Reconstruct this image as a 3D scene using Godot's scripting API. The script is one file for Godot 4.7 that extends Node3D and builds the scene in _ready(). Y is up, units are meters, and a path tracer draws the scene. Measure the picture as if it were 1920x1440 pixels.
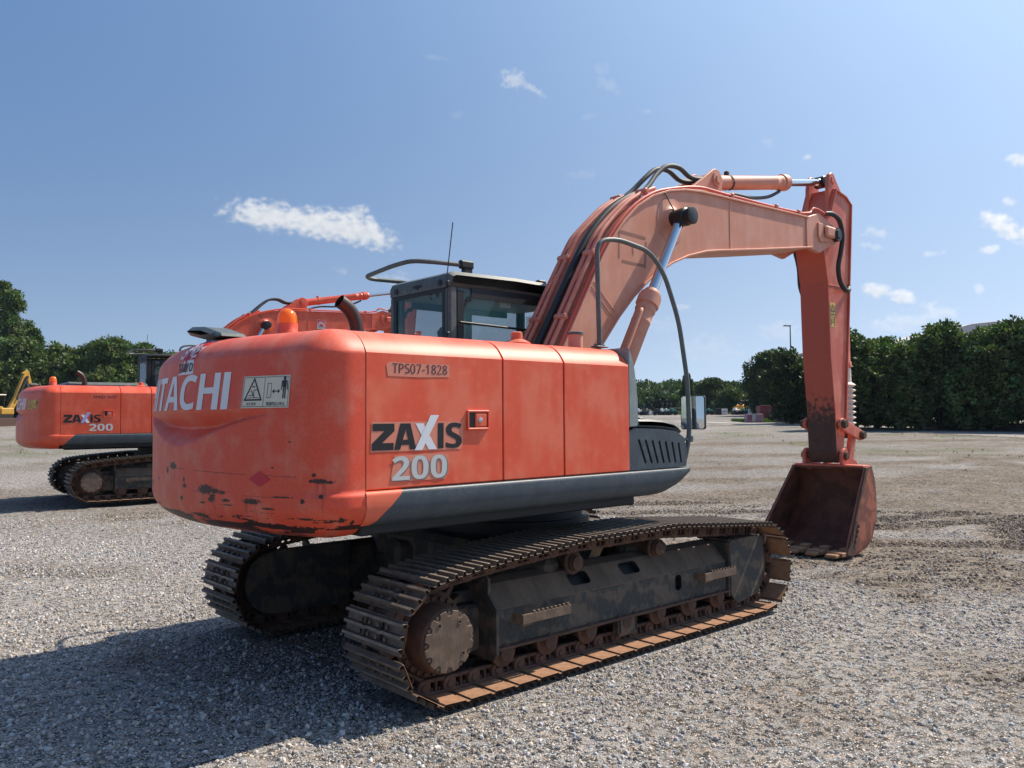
extends Node3D
# A faded orange crawler excavator on a gravel yard. Metres, y up; the near machine stands at the origin, its boom towards +x.

const EYE := Vector3(-4.568, 1.685, 5.155)
const AHEAD := Vector3(0.666, 0.0, -0.746)
const ACROSS := Vector3(0.746, 0.0, 0.666)
const SUN_TO := Vector3(0.80, 1.0, 0.17)
const EXPOSURE := 1.3

var M := {}
var bold := SystemFont.new()
var plain := SystemFont.new()

# ---------------------------------------------------------------- mesh builder
class MB:
	var v := PackedVector3Array()
	var n := PackedVector3Array()
	var uv := PackedVector2Array()
	var col := PackedColorArray()
	var xf := Transform3D.IDENTITY
	var tint := Color(1, 1, 1)
	var use_col := false
	var use_uv := false

	func tri(a: Vector3, b: Vector3, c: Vector3, na: Vector3, nb: Vector3, nc: Vector3, ua := Vector2.ZERO, ub := Vector2.ZERO, uc := Vector2.ZERO) -> void:
		a = xf * a; b = xf * b; c = xf * c
		na = (xf.basis * na).normalized(); nb = (xf.basis * nb).normalized(); nc = (xf.basis * nc).normalized()
		if (b - a).cross(c - a).dot(na + nb + nc) > 0.0:
			var t := b; b = c; c = t
			t = nb; nb = nc; nc = t
			var w := ub; ub = uc; uc = w
		v.append(a); v.append(b); v.append(c)
		n.append(na); n.append(nb); n.append(nc)
		if use_uv:
			uv.append(ua); uv.append(ub); uv.append(uc)
		if use_col:
			col.append(tint); col.append(tint); col.append(tint)

	func quad(a: Vector3, b: Vector3, c: Vector3, d: Vector3, nn: Vector3) -> void:
		tri(a, b, c, nn, nn, nn, Vector2(0, 1), Vector2(1, 1), Vector2(1, 0))
		tri(a, c, d, nn, nn, nn, Vector2(0, 1), Vector2(1, 0), Vector2(0, 0))

	func face(pts: Array, from: Vector3) -> void:
		var nn: Vector3 = (pts[1] - pts[0]).cross(pts[2] - pts[0]).normalized()
		if nn.dot(pts[0] - from) < 0.0: nn = -nn
		for i in range(1, pts.size() - 1): tri(pts[0], pts[i], pts[i + 1], nn, nn, nn)

	func box(c: Vector3, s: Vector3, bev := 0.0, b := Basis.IDENTITY) -> void:
		var h := s * 0.5
		var e := minf(bev, minf(h.x, minf(h.y, h.z)) * 0.9)
		var f := func(x: float, y: float, z: float) -> Vector3: return c + b * Vector3(x, y, z)
		for ax in 3:
			var p := (ax + 1) % 3
			var q := (ax + 2) % 3
			for sg in [-1.0, 1.0]:
				var pts := []
				for k in [[-1, -1], [1, -1], [1, 1], [-1, 1]]:
					var w := Vector3.ZERO
					w[ax] = h[ax] * sg; w[p] = (h[p] - e) * k[0]; w[q] = (h[q] - e) * k[1]
					pts.append(c + b * w)
				face(pts, c)
				if e > 0.0:
					for sp in [-1.0, 1.0]:
						var ed := []
						for k in [[0, -1], [0, 1], [1, 1], [1, -1]]:
							var w := Vector3.ZERO
							w[q] = (h[q] - e) * k[1]
							if k[0] == 0:
								w[ax] = h[ax] * sg; w[p] = (h[p] - e) * sp
							else:
								w[ax] = (h[ax] - e) * sg; w[p] = h[p] * sp
							ed.append(c + b * w)
						face(ed, c)
		if e > 0.0:
			for sx in [-1.0, 1.0]:
				for sy in [-1.0, 1.0]:
					for sz in [-1.0, 1.0]:
						face([f.call(h.x * sx, (h.y - e) * sy, (h.z - e) * sz), f.call((h.x - e) * sx, h.y * sy, (h.z - e) * sz), f.call((h.x - e) * sx, (h.y - e) * sy, h.z * sz)], c)

	# prof: Vector2(distance along axis, radius)
	func lathe(o: Vector3, axis: Vector3, prof: Array, seg := 16) -> void:
		axis = axis.normalized()
		var u := axis.cross(Vector3.UP if absf(axis.y) < 0.9 else Vector3.RIGHT).normalized()
		var w := axis.cross(u)
		for i in prof.size() - 1:
			var p: Vector2 = prof[i]
			var q: Vector2 = prof[i + 1]
			if p.distance_to(q) < 1e-6: continue
			var dn := Vector2(p.y - q.y, q.x - p.x).normalized()   # (along axis, radial)
			var n0 := dn
			var n1 := dn
			if i > 0:
				var o2: Vector2 = prof[i - 1]
				var d0 := Vector2(o2.y - p.y, p.x - o2.x).normalized()
				if d0.dot(dn) > 0.75: n0 = (d0 + dn).normalized()
			if i < prof.size() - 2:
				var o3: Vector2 = prof[i + 2]
				var d1 := Vector2(q.y - o3.y, o3.x - q.x).normalized()
				if d1.dot(dn) > 0.75: n1 = (d1 + dn).normalized()
			for k in seg:
				var a0 := TAU * k / seg
				var a1 := TAU * (k + 1) / seg
				var r0 := u * cos(a0) + w * sin(a0)
				var r1 := u * cos(a1) + w * sin(a1)
				var A := o + axis * p.x + r0 * p.y
				var B := o + axis * q.x + r0 * q.y
				var C := o + axis * q.x + r1 * q.y
				var D := o + axis * p.x + r1 * p.y
				var nA := axis * n0.x + r0 * n0.y
				var nB := axis * n1.x + r0 * n1.y
				var nC := axis * n1.x + r1 * n1.y
				var nD := axis * n0.x + r1 * n0.y
				if q.y > 1e-6: tri(A, B, C, nA, nB, nC)
				if p.y > 1e-6: tri(A, C, D, nA, nC, nD) if q.y > 1e-6 else tri(A, B, D, nA, nB, nD)

	func cyl(a: Vector3, b: Vector3, r: float, seg := 16, bev := 0.0) -> void:
		var l := a.distance_to(b)
		if bev > 0.0: lathe(a, b - a, [Vector2(0, 0), Vector2(0, r - bev), Vector2(bev, r), Vector2(l - bev, r), Vector2(l, r - bev), Vector2(l, 0)], seg)
		else: lathe(a, b - a, [Vector2(0, 0), Vector2(0, r), Vector2(l, r), Vector2(l, 0)], seg)

	func tube(pts: Array, r: float, seg := 8, caps := true) -> void:
		var rings := []
		var dirs := []
		var u := Vector3.ZERO
		for i in pts.size():
			var d: Vector3 = (pts[mini(i + 1, pts.size() - 1)] - pts[maxi(i - 1, 0)]).normalized()
			if i == 0: u = d.cross(Vector3.UP if absf(d.y) < 0.9 else Vector3.RIGHT).normalized()
			else: u = (u - d * u.dot(d)).normalized()
			var w := d.cross(u)
			var ring := []
			for k in seg: ring.append(u * cos(TAU * k / seg) + w * sin(TAU * k / seg))
			rings.append(ring); dirs.append(d)
		for i in pts.size() - 1:
			for k in seg:
				var k2 := (k + 1) % seg
				var A: Vector3 = rings[i][k]
				var B: Vector3 = rings[i + 1][k]
				var C: Vector3 = rings[i + 1][k2]
				var D: Vector3 = rings[i][k2]
				tri(pts[i] + A * r, pts[i + 1] + B * r, pts[i + 1] + C * r, A, B, C)
				tri(pts[i] + A * r, pts[i + 1] + C * r, pts[i] + D * r, A, C, D)
		if caps:
			for e in [0, pts.size() - 1]:
				var nn: Vector3 = dirs[e] * (-1.0 if e == 0 else 1.0)
				for k in range(1, seg - 1):
					tri(pts[e] + rings[e][0] * r, pts[e] + rings[e][k] * r, pts[e] + rings[e][k + 1] * r, nn, nn, nn)

	# polygon in local x-y, extruded along local z
	func extr(poly: Array, z0: float, z1: float, bev := 0.0, smooth := 0.85) -> void:
		var np := poly.size()
		var area := 0.0
		for i in np: area += (poly[i] as Vector2).cross(poly[(i + 1) % np])
		if area < 0.0:
			poly = poly.duplicate(); poly.reverse()
		var en := []
		for i in np:
			var d: Vector2 = (poly[(i + 1) % np] - poly[i]).normalized()
			en.append(Vector2(d.y, -d.x))
		var ins := []
		for i in np:
			var a: Vector2 = en[(i + np - 1) % np]
			var b: Vector2 = en[i]
			var m := (a + b).normalized()
			ins.append(poly[i] - m * bev / maxf(m.dot(a), 0.4))
		var zs := [z0, z1]
		for e in 2:
			var nz := Vector3(0, 0, -1.0 if e == 0 else 1.0)
			var zz: float = zs[e]
			var idx := Geometry2D.triangulate_polygon(PackedVector2Array(ins))
			for t in range(0, idx.size(), 3):
				var q := []
				for k in 3:
					var p2: Vector2 = ins[idx[t + k]]
					q.append(Vector3(p2.x, p2.y, zz))
				tri(q[0], q[1], q[2], nz, nz, nz)
		var zi0 := z0 + bev
		var zi1 := z1 - bev
		for i in np:
			var j := (i + 1) % np
			var ni: Vector2 = en[i]
			var nj: Vector2 = en[i]
			var pv: Vector2 = en[(i + np - 1) % np]
			var nx: Vector2 = en[j]
			if pv.dot(en[i]) > smooth: ni = (pv + en[i]).normalized()
			if nx.dot(en[i]) > smooth: nj = (nx + en[i]).normalized()
			var a := Vector3(poly[i].x, poly[i].y, zi0)
			var b := Vector3(poly[j].x, poly[j].y, zi0)
			var c := Vector3(poly[j].x, poly[j].y, zi1)
			var d := Vector3(poly[i].x, poly[i].y, zi1)
			var n1 := Vector3(ni.x, ni.y, 0)
			var n2 := Vector3(nj.x, nj.y, 0)
			tri(a, b, c, n1, n2, n2); tri(a, c, d, n1, n2, n1)
			if bev > 0.0:
				for e in 2:
					var sz := -1.0 if e == 0 else 1.0
					var zo: float = zs[e]
					var zi := zi0 if e == 0 else zi1
					var m1 := (n1 + Vector3(0, 0, sz)).normalized()
					var m2 := (n2 + Vector3(0, 0, sz)).normalized()
					var p := Vector3(poly[i].x, poly[i].y, zi)
					var q := Vector3(poly[j].x, poly[j].y, zi)
					var r := Vector3(ins[j].x, ins[j].y, zo)
					var s := Vector3(ins[i].x, ins[i].y, zo)
					tri(p, q, r, m1, m2, m2); tri(p, r, s, m1, m2, m1)

	# grid of points [row][column] with smooth normals turned away from inside
	func grid(g: Array, inside: Vector3, uvs := []) -> void:
		var R := g.size()
		var C: int = g[0].size()
		var nn := []
		for i in R:
			var row := []
			for j in C:
				var du: Vector3 = g[i][mini(j + 1, C - 1)] - g[i][maxi(j - 1, 0)]
				var dv: Vector3 = g[mini(i + 1, R - 1)][j] - g[maxi(i - 1, 0)][j]
				var q := du.cross(dv)
				row.append(q.normalized() if q.length() > 1e-9 else Vector3.ZERO)
			nn.append(row)
		for i in R - 1:
			for j in C - 1:
				var a: Vector3 = g[i][j]
				var b: Vector3 = g[i][j + 1]
				var c: Vector3 = g[i + 1][j + 1]
				var d: Vector3 = g[i + 1][j]
				var fn := (b - a).cross(c - a) + (c - a).cross(d - a)
				var s := 1.0 if fn.dot((a + c) * 0.5 - inside) >= 0.0 else -1.0
				var q := [nn[i][j], nn[i][j + 1], nn[i + 1][j + 1], nn[i + 1][j]]
				for k in 4:
					if q[k] == Vector3.ZERO: q[k] = fn.normalized()
					if q[k].dot(fn) < 0.0: q[k] = -q[k]
					q[k] = q[k] * s
				if use_uv:
					tri(a, b, c, q[0], q[1], q[2], uvs[i][j], uvs[i][j + 1], uvs[i + 1][j + 1])
					tri(a, c, d, q[0], q[2], q[3], uvs[i][j], uvs[i + 1][j + 1], uvs[i + 1][j])
				else:
					tri(a, b, c, q[0], q[1], q[2]); tri(a, c, d, q[0], q[2], q[3])

	func mesh(m: Material) -> ArrayMesh:
		var am := ArrayMesh.new()
		add_to(am, m)
		return am

	func add_to(am: ArrayMesh, m: Material) -> void:
		if v.is_empty(): return
		var a := []
		a.resize(Mesh.ARRAY_MAX)
		a[Mesh.ARRAY_VERTEX] = v
		a[Mesh.ARRAY_NORMAL] = n
		if use_uv: a[Mesh.ARRAY_TEX_UV] = uv
		if use_col: a[Mesh.ARRAY_COLOR] = col
		am.add_surface_from_arrays(Mesh.PRIMITIVE_TRIANGLES, a)
		am.surface_set_material(am.get_surface_count() - 1, m)

# ---------------------------------------------------------------- nodes
var taken := {}
func numbered(parent: Node, called: String) -> String:
	var key := "%d/%s" % [parent.get_instance_id(), called]
	var k: int = taken.get(key, 0)
	taken[key] = k + 1
	return called if k == 0 else "%s_%03d" % [called, k]

func put(parent: Node, called: String, mesh: Mesh, at := Transform3D.IDENTITY) -> MeshInstance3D:
	var o := MeshInstance3D.new()
	o.name = numbered(parent, called)
	o.mesh = mesh
	o.transform = at
	parent.add_child(o, true)
	return o

func part(parent: Node, called: String, mb: MB, m: Material) -> MeshInstance3D:
	return put(parent, called, mb.mesh(m))

func group_node(parent: Node, called: String, at := Transform3D.IDENTITY) -> Node3D:
	var o := Node3D.new()
	o.name = numbered(parent, called)
	o.transform = at
	parent.add_child(o, true)
	return o

func tag(o: Node, label: String, category: String, group := "") -> Node:
	o.set_meta("label", label)
	o.set_meta("category", category)
	if group != "": o.set_meta("group", group)
	return o

func setting(o: Node, label: String, kind := "structure") -> void:
	o.set_meta("label", label); o.set_meta("kind", kind)

func height(x: float, z: float) -> float:
	var d := (x - EYE.x) * AHEAD.x + (z - EYE.z) * AHEAD.z
	d = clampf(d - 10.0, 0.0, 110.0)
	return 0.02 * d * d / (d + 2.0)

# a place on the ground so many metres ahead of and across from where the photographer stood
func yard(ahead: float, across: float) -> Vector3:
	var p := EYE + AHEAD * ahead + ACROSS * across
	p.y = height(p.x, p.z)
	return p

func v2(a: Array) -> Array:
	var out := []
	for i in range(0, a.size(), 2): out.append(Vector2(a[i], a[i + 1]))
	return out

func v3(a: Array) -> Array:
	var out := []
	for i in range(0, a.size(), 3): out.append(Vector3(a[i], a[i + 1], a[i + 2]))
	return out

# rounds the corners of a path
func fillet(pts: Array, r: float, steps := 5) -> Array:
	var out := [pts[0]]
	for i in range(1, pts.size() - 1):
		var p: Vector3 = pts[i]
		var a: Vector3 = pts[i - 1]
		var b: Vector3 = pts[i + 1]
		var rr := minf(r, minf(p.distance_to(a), p.distance_to(b)) * 0.48)
		var s := p + (a - p).normalized() * rr
		var e := p + (b - p).normalized() * rr
		for k in steps + 1:
			var t := float(k) / steps
			out.append(s.lerp(p, t).lerp(p.lerp(e, t), t))
	out.append(pts[-1])
	return out

func curve(pts: Array, steps := 6) -> Array:
	var out := []
	for i in pts.size() - 1:
		var p0 = pts[maxi(i - 1, 0)]
		var p1 = pts[i]
		var p2 = pts[i + 1]
		var p3 = pts[mini(i + 2, pts.size() - 1)]
		for k in steps: out.append(p1.cubic_interpolate(p2, p0, p3, float(k) / steps))
	out.append(pts[-1])
	return out

# flat letters: triangles (Vector2) in a box of the given height, left edge at 0
func letters(text: String, strong: bool, h: float, stretch := 1.0) -> Array:
	var tm := TextMesh.new()
	tm.text = text
	tm.font = bold if strong else plain
	tm.font_size = 64
	tm.pixel_size = 0.01
	tm.depth = 0.1
	tm.curve_step = 2.0
	var ar := tm.get_mesh_arrays()
	var vs: PackedVector3Array = ar[Mesh.ARRAY_VERTEX]
	var ns: PackedVector3Array = ar[Mesh.ARRAY_NORMAL]
	var ix: PackedInt32Array = ar[Mesh.ARRAY_INDEX]
	var lo := Vector2(1e9, 1e9)
	var hi := -lo
	var out := []
	for t in range(0, ix.size(), 3):
		if ns[ix[t]].z > 0.5:
			for k in 3:
				var p := Vector2(vs[ix[t + k]].x, vs[ix[t + k]].y)
				lo = lo.min(p); hi = hi.max(p)
				out.append(p)
	var s := h / (hi.y - lo.y)
	for i in out.size(): out[i] = Vector2((out[i].x - lo.x) * s * stretch, (out[i].y - lo.y) * s)
	return out

func sign_letters(text: String, h: float, gap: float, stretch: float) -> Array:
	var out := []
	var x := 0.0
	for ch in text:
		var t: Array
		if ch == "I":
			var w := h * .31
			t = [Vector2(0, 0), Vector2(w, 0), Vector2(w, h), Vector2(0, 0), Vector2(w, h), Vector2(0, h)]
		else:
			t = letters(ch, true, h, stretch)
		for p in t: out.append(p + Vector2(x, 0))
		x += span(t) + gap * h * (.35 if ch in "TA" else 1.0)
	return out

func poly_tris(poly: Array) -> Array:
	var out := []
	for i in Geometry2D.triangulate_polygon(PackedVector2Array(poly)): out.append(poly[i])
	return out

func stroke(pts: Array, w: float) -> Array:
	var out := []
	for i in pts.size() - 1:
		var d: Vector2 = (pts[i + 1] - pts[i]).normalized() * w * 0.5
		var q := Vector2(-d.y, d.x)
		var a: Vector2 = pts[i] - d
		var b: Vector2 = pts[i + 1] + d
		out.append_array([a - q, b - q, b + q, a - q, b + q, a + q])
	return out

func moved(tris: Array, by: Vector2, lean := 0.0) -> Array:
	var out := []
	for p in tris: out.append(Vector2(p.x + p.y * lean, p.y) + by)
	return out

func span(tris: Array) -> float:
	var w := 0.0
	for p in tris: w = maxf(w, p.x)
	return w

# lays flat triangles on a surface: where.call(Vector2) gives [point, normal]
func lay(mb: MB, tris: Array, where: Callable, finest := 0.06) -> void:
	var todo := tris.duplicate()
	while not todo.is_empty():
		var c: Vector2 = todo.pop_back()
		var b: Vector2 = todo.pop_back()
		var a: Vector2 = todo.pop_back()
		var la := absf(a.x - b.x)
		var lb := absf(b.x - c.x)
		var lc := absf(c.x - a.x)
		var l := maxf(la, maxf(lb, lc))
		if l > finest:
			if la == l:
				var m := (a + b) * 0.5
				todo.append_array([a, m, c, m, b, c])
			elif lb == l:
				var m := (b + c) * 0.5
				todo.append_array([a, b, m, a, m, c])
			else:
				var m := (a + c) * 0.5
				todo.append_array([a, b, m, m, b, c])
			continue
		var A: Array = where.call(a)
		var B: Array = where.call(b)
		var C: Array = where.call(c)
		mb.tri(A[0], B[0], C[0], A[1], B[1], C[1])

# ---------------------------------------------------------------- materials
func lin(r: float, g: float, b: float) -> Color: return Color(r, g, b).linear_to_srgb()

func noise(kind: int, freq: float, s: int, oct := 3) -> FastNoiseLite:
	var f := FastNoiseLite.new()
	f.noise_type = kind
	f.frequency = freq
	f.seed = s
	f.fractal_octaves = oct
	if oct <= 1: f.fractal_type = FastNoiseLite.FRACTAL_NONE
	return f

func gray(f: FastNoiseLite, size: int) -> PackedByteArray:
	return f.get_seamless_image(size, size).get_data()

func tex(size: int, data: PackedByteArray) -> ImageTexture:
	var im := Image.create_from_data(size, size, false, Image.FORMAT_RGB8, data)
	return ImageTexture.create_from_image(im)

# paint that has weathered: blotches towards another colour, grain, vertical wash marks and specks of dirt
func weathered(a: Color, b: Color, c: Color, s: int, blotch := 1.0, rough := 1.0, size := 512) -> ImageTexture:
	var n1 := gray(noise(FastNoiseLite.TYPE_SIMPLEX_SMOOTH, 0.008, s, 4), size)
	var n2 := gray(noise(FastNoiseLite.TYPE_SIMPLEX_SMOOTH, 0.05, s + 1, 3), size)
	var n3 := gray(noise(FastNoiseLite.TYPE_VALUE, 0.45, s + 2, 1), size)
	var n4 := gray(noise(FastNoiseLite.TYPE_SIMPLEX, 0.03, s + 3, 2), size)
	var out := PackedByteArray()
	out.resize(size * size * 3)
	for y in size:
		for x in size:
			var i := y * size + x
			var yy := absi(size / 2 - y) / 4.0
			var r0 := int(yy)
			var wash := lerpf(n4[r0 * size + x], n4[(r0 + 1) * size + x], yy - r0) / 255.0
			var t := clampf((n1[i] / 255.0 - 0.45) * 2.2 * blotch + (wash - 0.5) * 0.9 + 0.3, 0.0, 1.0)
			var g := 1.0 + ((n3[i] / 255.0 - 0.5) * 0.06 + (n2[i] / 255.0 - 0.5) * 0.16) * rough
			var d := clampf((n2[i] / 255.0 - 0.72) * 5.0, 0.0, 1.0) * 0.5 * (0.4 + 0.6 * rough)
			var k := a.lerp(b, t).lerp(c, d)
			out[i * 3] = clampi(int(k.r * g * 255.0), 0, 255)
			out[i * 3 + 1] = clampi(int(k.g * g * 255.0), 0, 255)
			out[i * 3 + 2] = clampi(int(k.b * g * 255.0), 0, 255)
	return tex(size, out)

func surface(t: Texture2D, scale: float, rough: float, metal := 0.0) -> StandardMaterial3D:
	var m := StandardMaterial3D.new()
	m.albedo_texture = t
	m.uv1_triplanar = true
	m.uv1_scale = Vector3.ONE * scale
	m.roughness = rough
	m.metallic = metal
	return m

func flat(c: Color, rough: float, metal := 0.0) -> StandardMaterial3D:
	var m := StandardMaterial3D.new()
	m.albedo_color = c
	m.roughness = rough
	m.metallic = metal
	return m

func glass(c: Color, alpha: float) -> StandardMaterial3D:
	var m := StandardMaterial3D.new()
	m.transparency = BaseMaterial3D.TRANSPARENCY_ALPHA
	m.albedo_color = Color(c.r, c.g, c.b, alpha)
	m.roughness = 0.02
	m.metallic_specular = 0.35
	return m

func make_materials() -> void:
	bold.font_names = PackedStringArray(["Droid Sans"])
	bold.font_weight = 700
	plain.font_names = PackedStringArray(["Droid Sans"])
	M.orange = surface(weathered(Color8(226, 86, 54), Color8(230, 112, 82), Color8(228, 140, 112), 11, 1.0, .22), 0.45, 0.5)
	M.orange_hood = surface(weathered(Color8(202, 84, 52), Color8(214, 118, 88), Color8(222, 150, 120), 17, 1.0, .3), 0.5, 0.4)
	M.orange_new = surface(weathered(Color8(214, 82, 52), Color8(222, 100, 72), Color8(222, 126, 98), 23, 1.0, .25), 0.6, 0.4)
	M.salmon = surface(weathered(Color8(206, 138, 112), Color8(212, 152, 128), Color8(204, 122, 96), 31, .8, .2), 0.4, 0.55)
	M.arm = surface(weathered(Color8(196, 92, 70), Color8(210, 120, 96), Color8(170, 80, 62), 37, 1.0, .3), 0.5, 0.5)
	M.pink_pipe = surface(weathered(Color8(208, 124, 102), Color8(214, 142, 120), Color8(186, 104, 86), 41), 2.0, 0.5)
	M.red_pipe = flat(Color8(206, 84, 66), 0.45)
	M.slate = surface(weathered(Color8(58, 68, 76), Color8(70, 80, 88), Color8(92, 98, 100), 43, 0.7), 1.2, 0.45)
	M.gray = surface(weathered(Color8(82, 90, 90), Color8(100, 106, 103), Color8(120, 122, 116), 47, 0.7), 1.4, 0.5)
	M.pale_gray = surface(weathered(Color8(128, 140, 140), Color8(142, 152, 150), Color8(150, 156, 150), 49, 0.7), 1.4, 0.5)
	M.frame = surface(weathered(Color8(56, 56, 54), Color8(92, 81, 69), Color8(122, 101, 80), 53, 1.7), 1.1, 0.75)
	M.steel = surface(weathered(Color8(90, 76, 65), Color8(110, 95, 82), Color8(84, 58, 42), 59), 1.8, 0.7)
	M.cover = surface(weathered(Color8(98, 80, 66), Color8(116, 98, 82), Color8(84, 62, 48), 58), 1.8, 0.75)
	M.dusty = surface(weathered(Color8(92, 80, 68), Color8(112, 96, 80), Color8(66, 62, 58), 57, 1.2), 1.1, 0.9)
	M.worn = surface(weathered(Color8(112, 100, 90), Color8(134, 122, 110), Color8(100, 80, 66), 60), 1.8, 0.55)
	M.tan = surface(weathered(Color8(142, 104, 76), Color8(156, 120, 94), Color8(112, 80, 58), 61), 1.5, 0.9)
	M.rusty = surface(weathered(Color8(74, 53, 44), Color8(96, 72, 58), Color8(60, 42, 36), 67), 1.5, 0.8)
	M.bucket = surface(weathered(Color8(80, 46, 34), Color8(108, 64, 46), Color8(54, 34, 28), 71, 1.4), 0.9, 0.7)
	M.bucket_out = surface(weathered(Color8(122, 70, 54), Color8(168, 98, 74), Color8(92, 66, 54), 73, 1.6), 0.9, 0.6)
	M.grease = flat(Color8(30, 25, 23), 0.4)
	M.chrome = flat(Color8(205, 210, 215), 0.14, 1.0)
	M.rubber = flat(Color8(40, 44, 46), 0.55)
	M.hose = flat(Color8(58, 66, 68), 0.6)
	M.dark = flat(Color8(26, 29, 32), 0.6)
	M.bellows = flat(Color8(214, 206, 196), 0.7)
	M.black = flat(Color8(24, 26, 30), 0.5)
	M.white = flat(Color8(222, 224, 228), 0.45)
	M.silver = flat(Color8(196, 198, 196), 0.45)
	M.navy = flat(Color8(26, 28, 52), 0.5)
	M.red = flat(Color8(196, 40, 54), 0.5)
	M.cream = flat(Color8(214, 210, 190), 0.5)
	M.yellow_sticker = flat(Color8(214, 172, 84), 0.5)
	M.lilac = flat(Color8(156, 164, 214), 0.45)
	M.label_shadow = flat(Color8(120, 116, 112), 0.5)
	M.residue = flat(Color8(218, 134, 110), 0.5)
	M.mark = flat(Color8(150, 104, 86), 0.6)
	M.glass = glass(Color8(60, 120, 122), 0.24)
	M.mirror = flat(Color8(215, 222, 225), 0.03, 1.0)
	M.amber = flat(Color8(255, 150, 20), 0.2)
	M.amber.clearcoat_enabled = true
	M.amber.clearcoat_roughness = 0.1
	M.amber.backlight_enabled = true
	M.amber.backlight = Color8(255, 150, 10)
	M.exhaust = flat(Color8(62, 54, 52), 0.45, 0.4)

# ---------------------------------------------------------------- crawler tracks
const AXLE := 0.40
const PIN_R := 0.30

func track_path() -> Array:
	var p := []
	for k in 19:                                    # round the sprocket at the back, from below to above
		var a := -PI / 2 - PI * k / 18.0
		p.append(Vector2(-1.685 + PIN_R * cos(a), AXLE + PIN_R * sin(a)))
	p.append_array(v2([-1.3, .745, -.95, .772, -.5, .80, -.05, .797, .42, .80, .8, .77, 1.2, .738]))
	for k in 19:
		var a := PI / 2 - PI * k / 18.0
		p.append(Vector2(1.685 + PIN_R * cos(a), AXLE + PIN_R * sin(a)))
	return p

func shoe_mesh() -> ArrayMesh:
	var prof := v2([-.0945, .055, -.082, .055, -.074, .045, .076, .045, .084, .055, .0945, .055, .0945, .06, .092, .06])
	var outer := v2([.088, .058])
	for gx in [.07, 0.004, -.062]: outer.append_array(v2([gx + .014, .058, gx + .008, .083, gx - .008, .083, gx - .014, .058]))
	outer.append(Vector2(-.0945, .06))
	var full := prof + outer
	var mb := MB.new()
	mb.extr(full, -.3, -.10, .002, .99)
	mb.extr(full, -.06, .06, 0.0, .99)
	mb.extr(full, .10, .3, .002, .99)
	for s in [-1.0, 1.0]:
		var z0 := -.10 if s < 0 else .06
		mb.extr(v2([-.0945, .055, -.082, .055, -.074, .045, -.055, .045, -.048, .058, -.054, .083, -.07, .083, -.076, .058, -.0945, .06]), z0, z0 + .04, 0.0, .99)
		mb.extr(v2([-.014, .045, .014, .045, .014, .058, .008, .083, -.008, .083, -.014, .058]), z0, z0 + .04, 0.0, .99)
		mb.extr(v2([.05, .045, .076, .045, .084, .055, .0945, .055, .0945, .06, .084, .058, .078, .083, .062, .083, .056, .058]), z0, z0 + .04, 0.0, .99)
		for bx in [-.033, .033]:
			mb.cyl(Vector3(bx, .056, s * .135), Vector3(bx, .073, s * .135), .013, 6)
			mb.cyl(Vector3(bx, .056, s * .045), Vector3(bx, .073, s * .045), .013, 6)
	# the inner face has gone tan, the edges of the grousers are worn bright
	var a := MB.new()
	var b := MB.new()
	var c := MB.new()
	for t in range(0, mb.v.size(), 3):
		var to := a
		if mb.n[t].y < -.7 and mb.v[t].y < .055: to = b
		elif mb.n[t].y > .7 and mb.v[t].y > .08: to = c
		for k in 3:
			to.v.append(mb.v[t + k]); to.n.append(mb.n[t + k])
	var am := a.mesh(M.steel)
	b.add_to(am, M.tan)
	c.add_to(am, M.worn)
	return am

func link_mesh() -> ArrayMesh:
	var mb := MB.new()
	for s in [-1.0, 1.0]:
		for side in 2:                               # each link steps outwards at one end
			var x := -.095 if side == 0 else .095
			var z: float = s * (.085 if side == 0 else .102)
			mb.cyl(Vector3(x, 0, z - .016), Vector3(x, 0, z + .016), .05, 14, .004)
			mb.cyl(Vector3(x, 0, z - .024), Vector3(x, 0, z + .024), .022, 10, .003)
		var zc: float = s * .093
		mb.box(Vector3(0, -.036, zc), Vector3(.17, .022, .034), .004)
		mb.box(Vector3(0, .036, zc), Vector3(.19, .02, .05), .004)
		for px in [-.052, 0.0, .052]: mb.box(Vector3(px, 0, zc), Vector3(.018, .06, .028), .002)
		for px in [-.027, .027]: mb.cyl(Vector3(px, .03, zc), Vector3(px, .008, zc), .012, 6)
	mb.cyl(Vector3(.095, 0, -.09), Vector3(.095, 0, .09), .03, 10)
	return mb.mesh(M.rusty)

func roller_mesh() -> ArrayMesh:
	var mb := MB.new()
	var p := []
	for s in [-1.0, 1.0]:
		var q := v2([.05, .07, .115, .075, .12, .095, .14, .095, .145, .06, .16, .055, .175, .05, .178, 0])
		if s < 0:
			q.reverse()
			for k in q.size(): q[k] = Vector2(-q[k].x, q[k].y)
		p.append_array(q)
	mb.lathe(Vector3.ZERO, Vector3(0, 0, 1), p, 18)
	mb.box(Vector3(0, -.005, .14), Vector3(.12, .11, .05), .03)
	mb.box(Vector3(0, -.005, -.14), Vector3(.12, .11, .05), .03)
	return mb.mesh(M.rusty)

func csg_poly(poly: Array, depth: float, at: Transform3D, m: Material) -> CSGPolygon3D:
	var c := CSGPolygon3D.new()
	c.polygon = PackedVector2Array(poly)
	c.depth = depth
	c.transform = at
	c.material = m
	return c

func round_rect(w: float, h: float, r: float) -> Array:
	var out := []
	for q in [[w - r, h - r, 0], [-w + r, h - r, 1], [-w + r, -h + r, 2], [w - r, -h + r, 3]]:
		for k in 5:
			var a: float = PI / 2 * (q[2] + k / 4.0)
			out.append(Vector2(q[0] + r * cos(a), q[1] + r * sin(a)))
	return out

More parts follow.
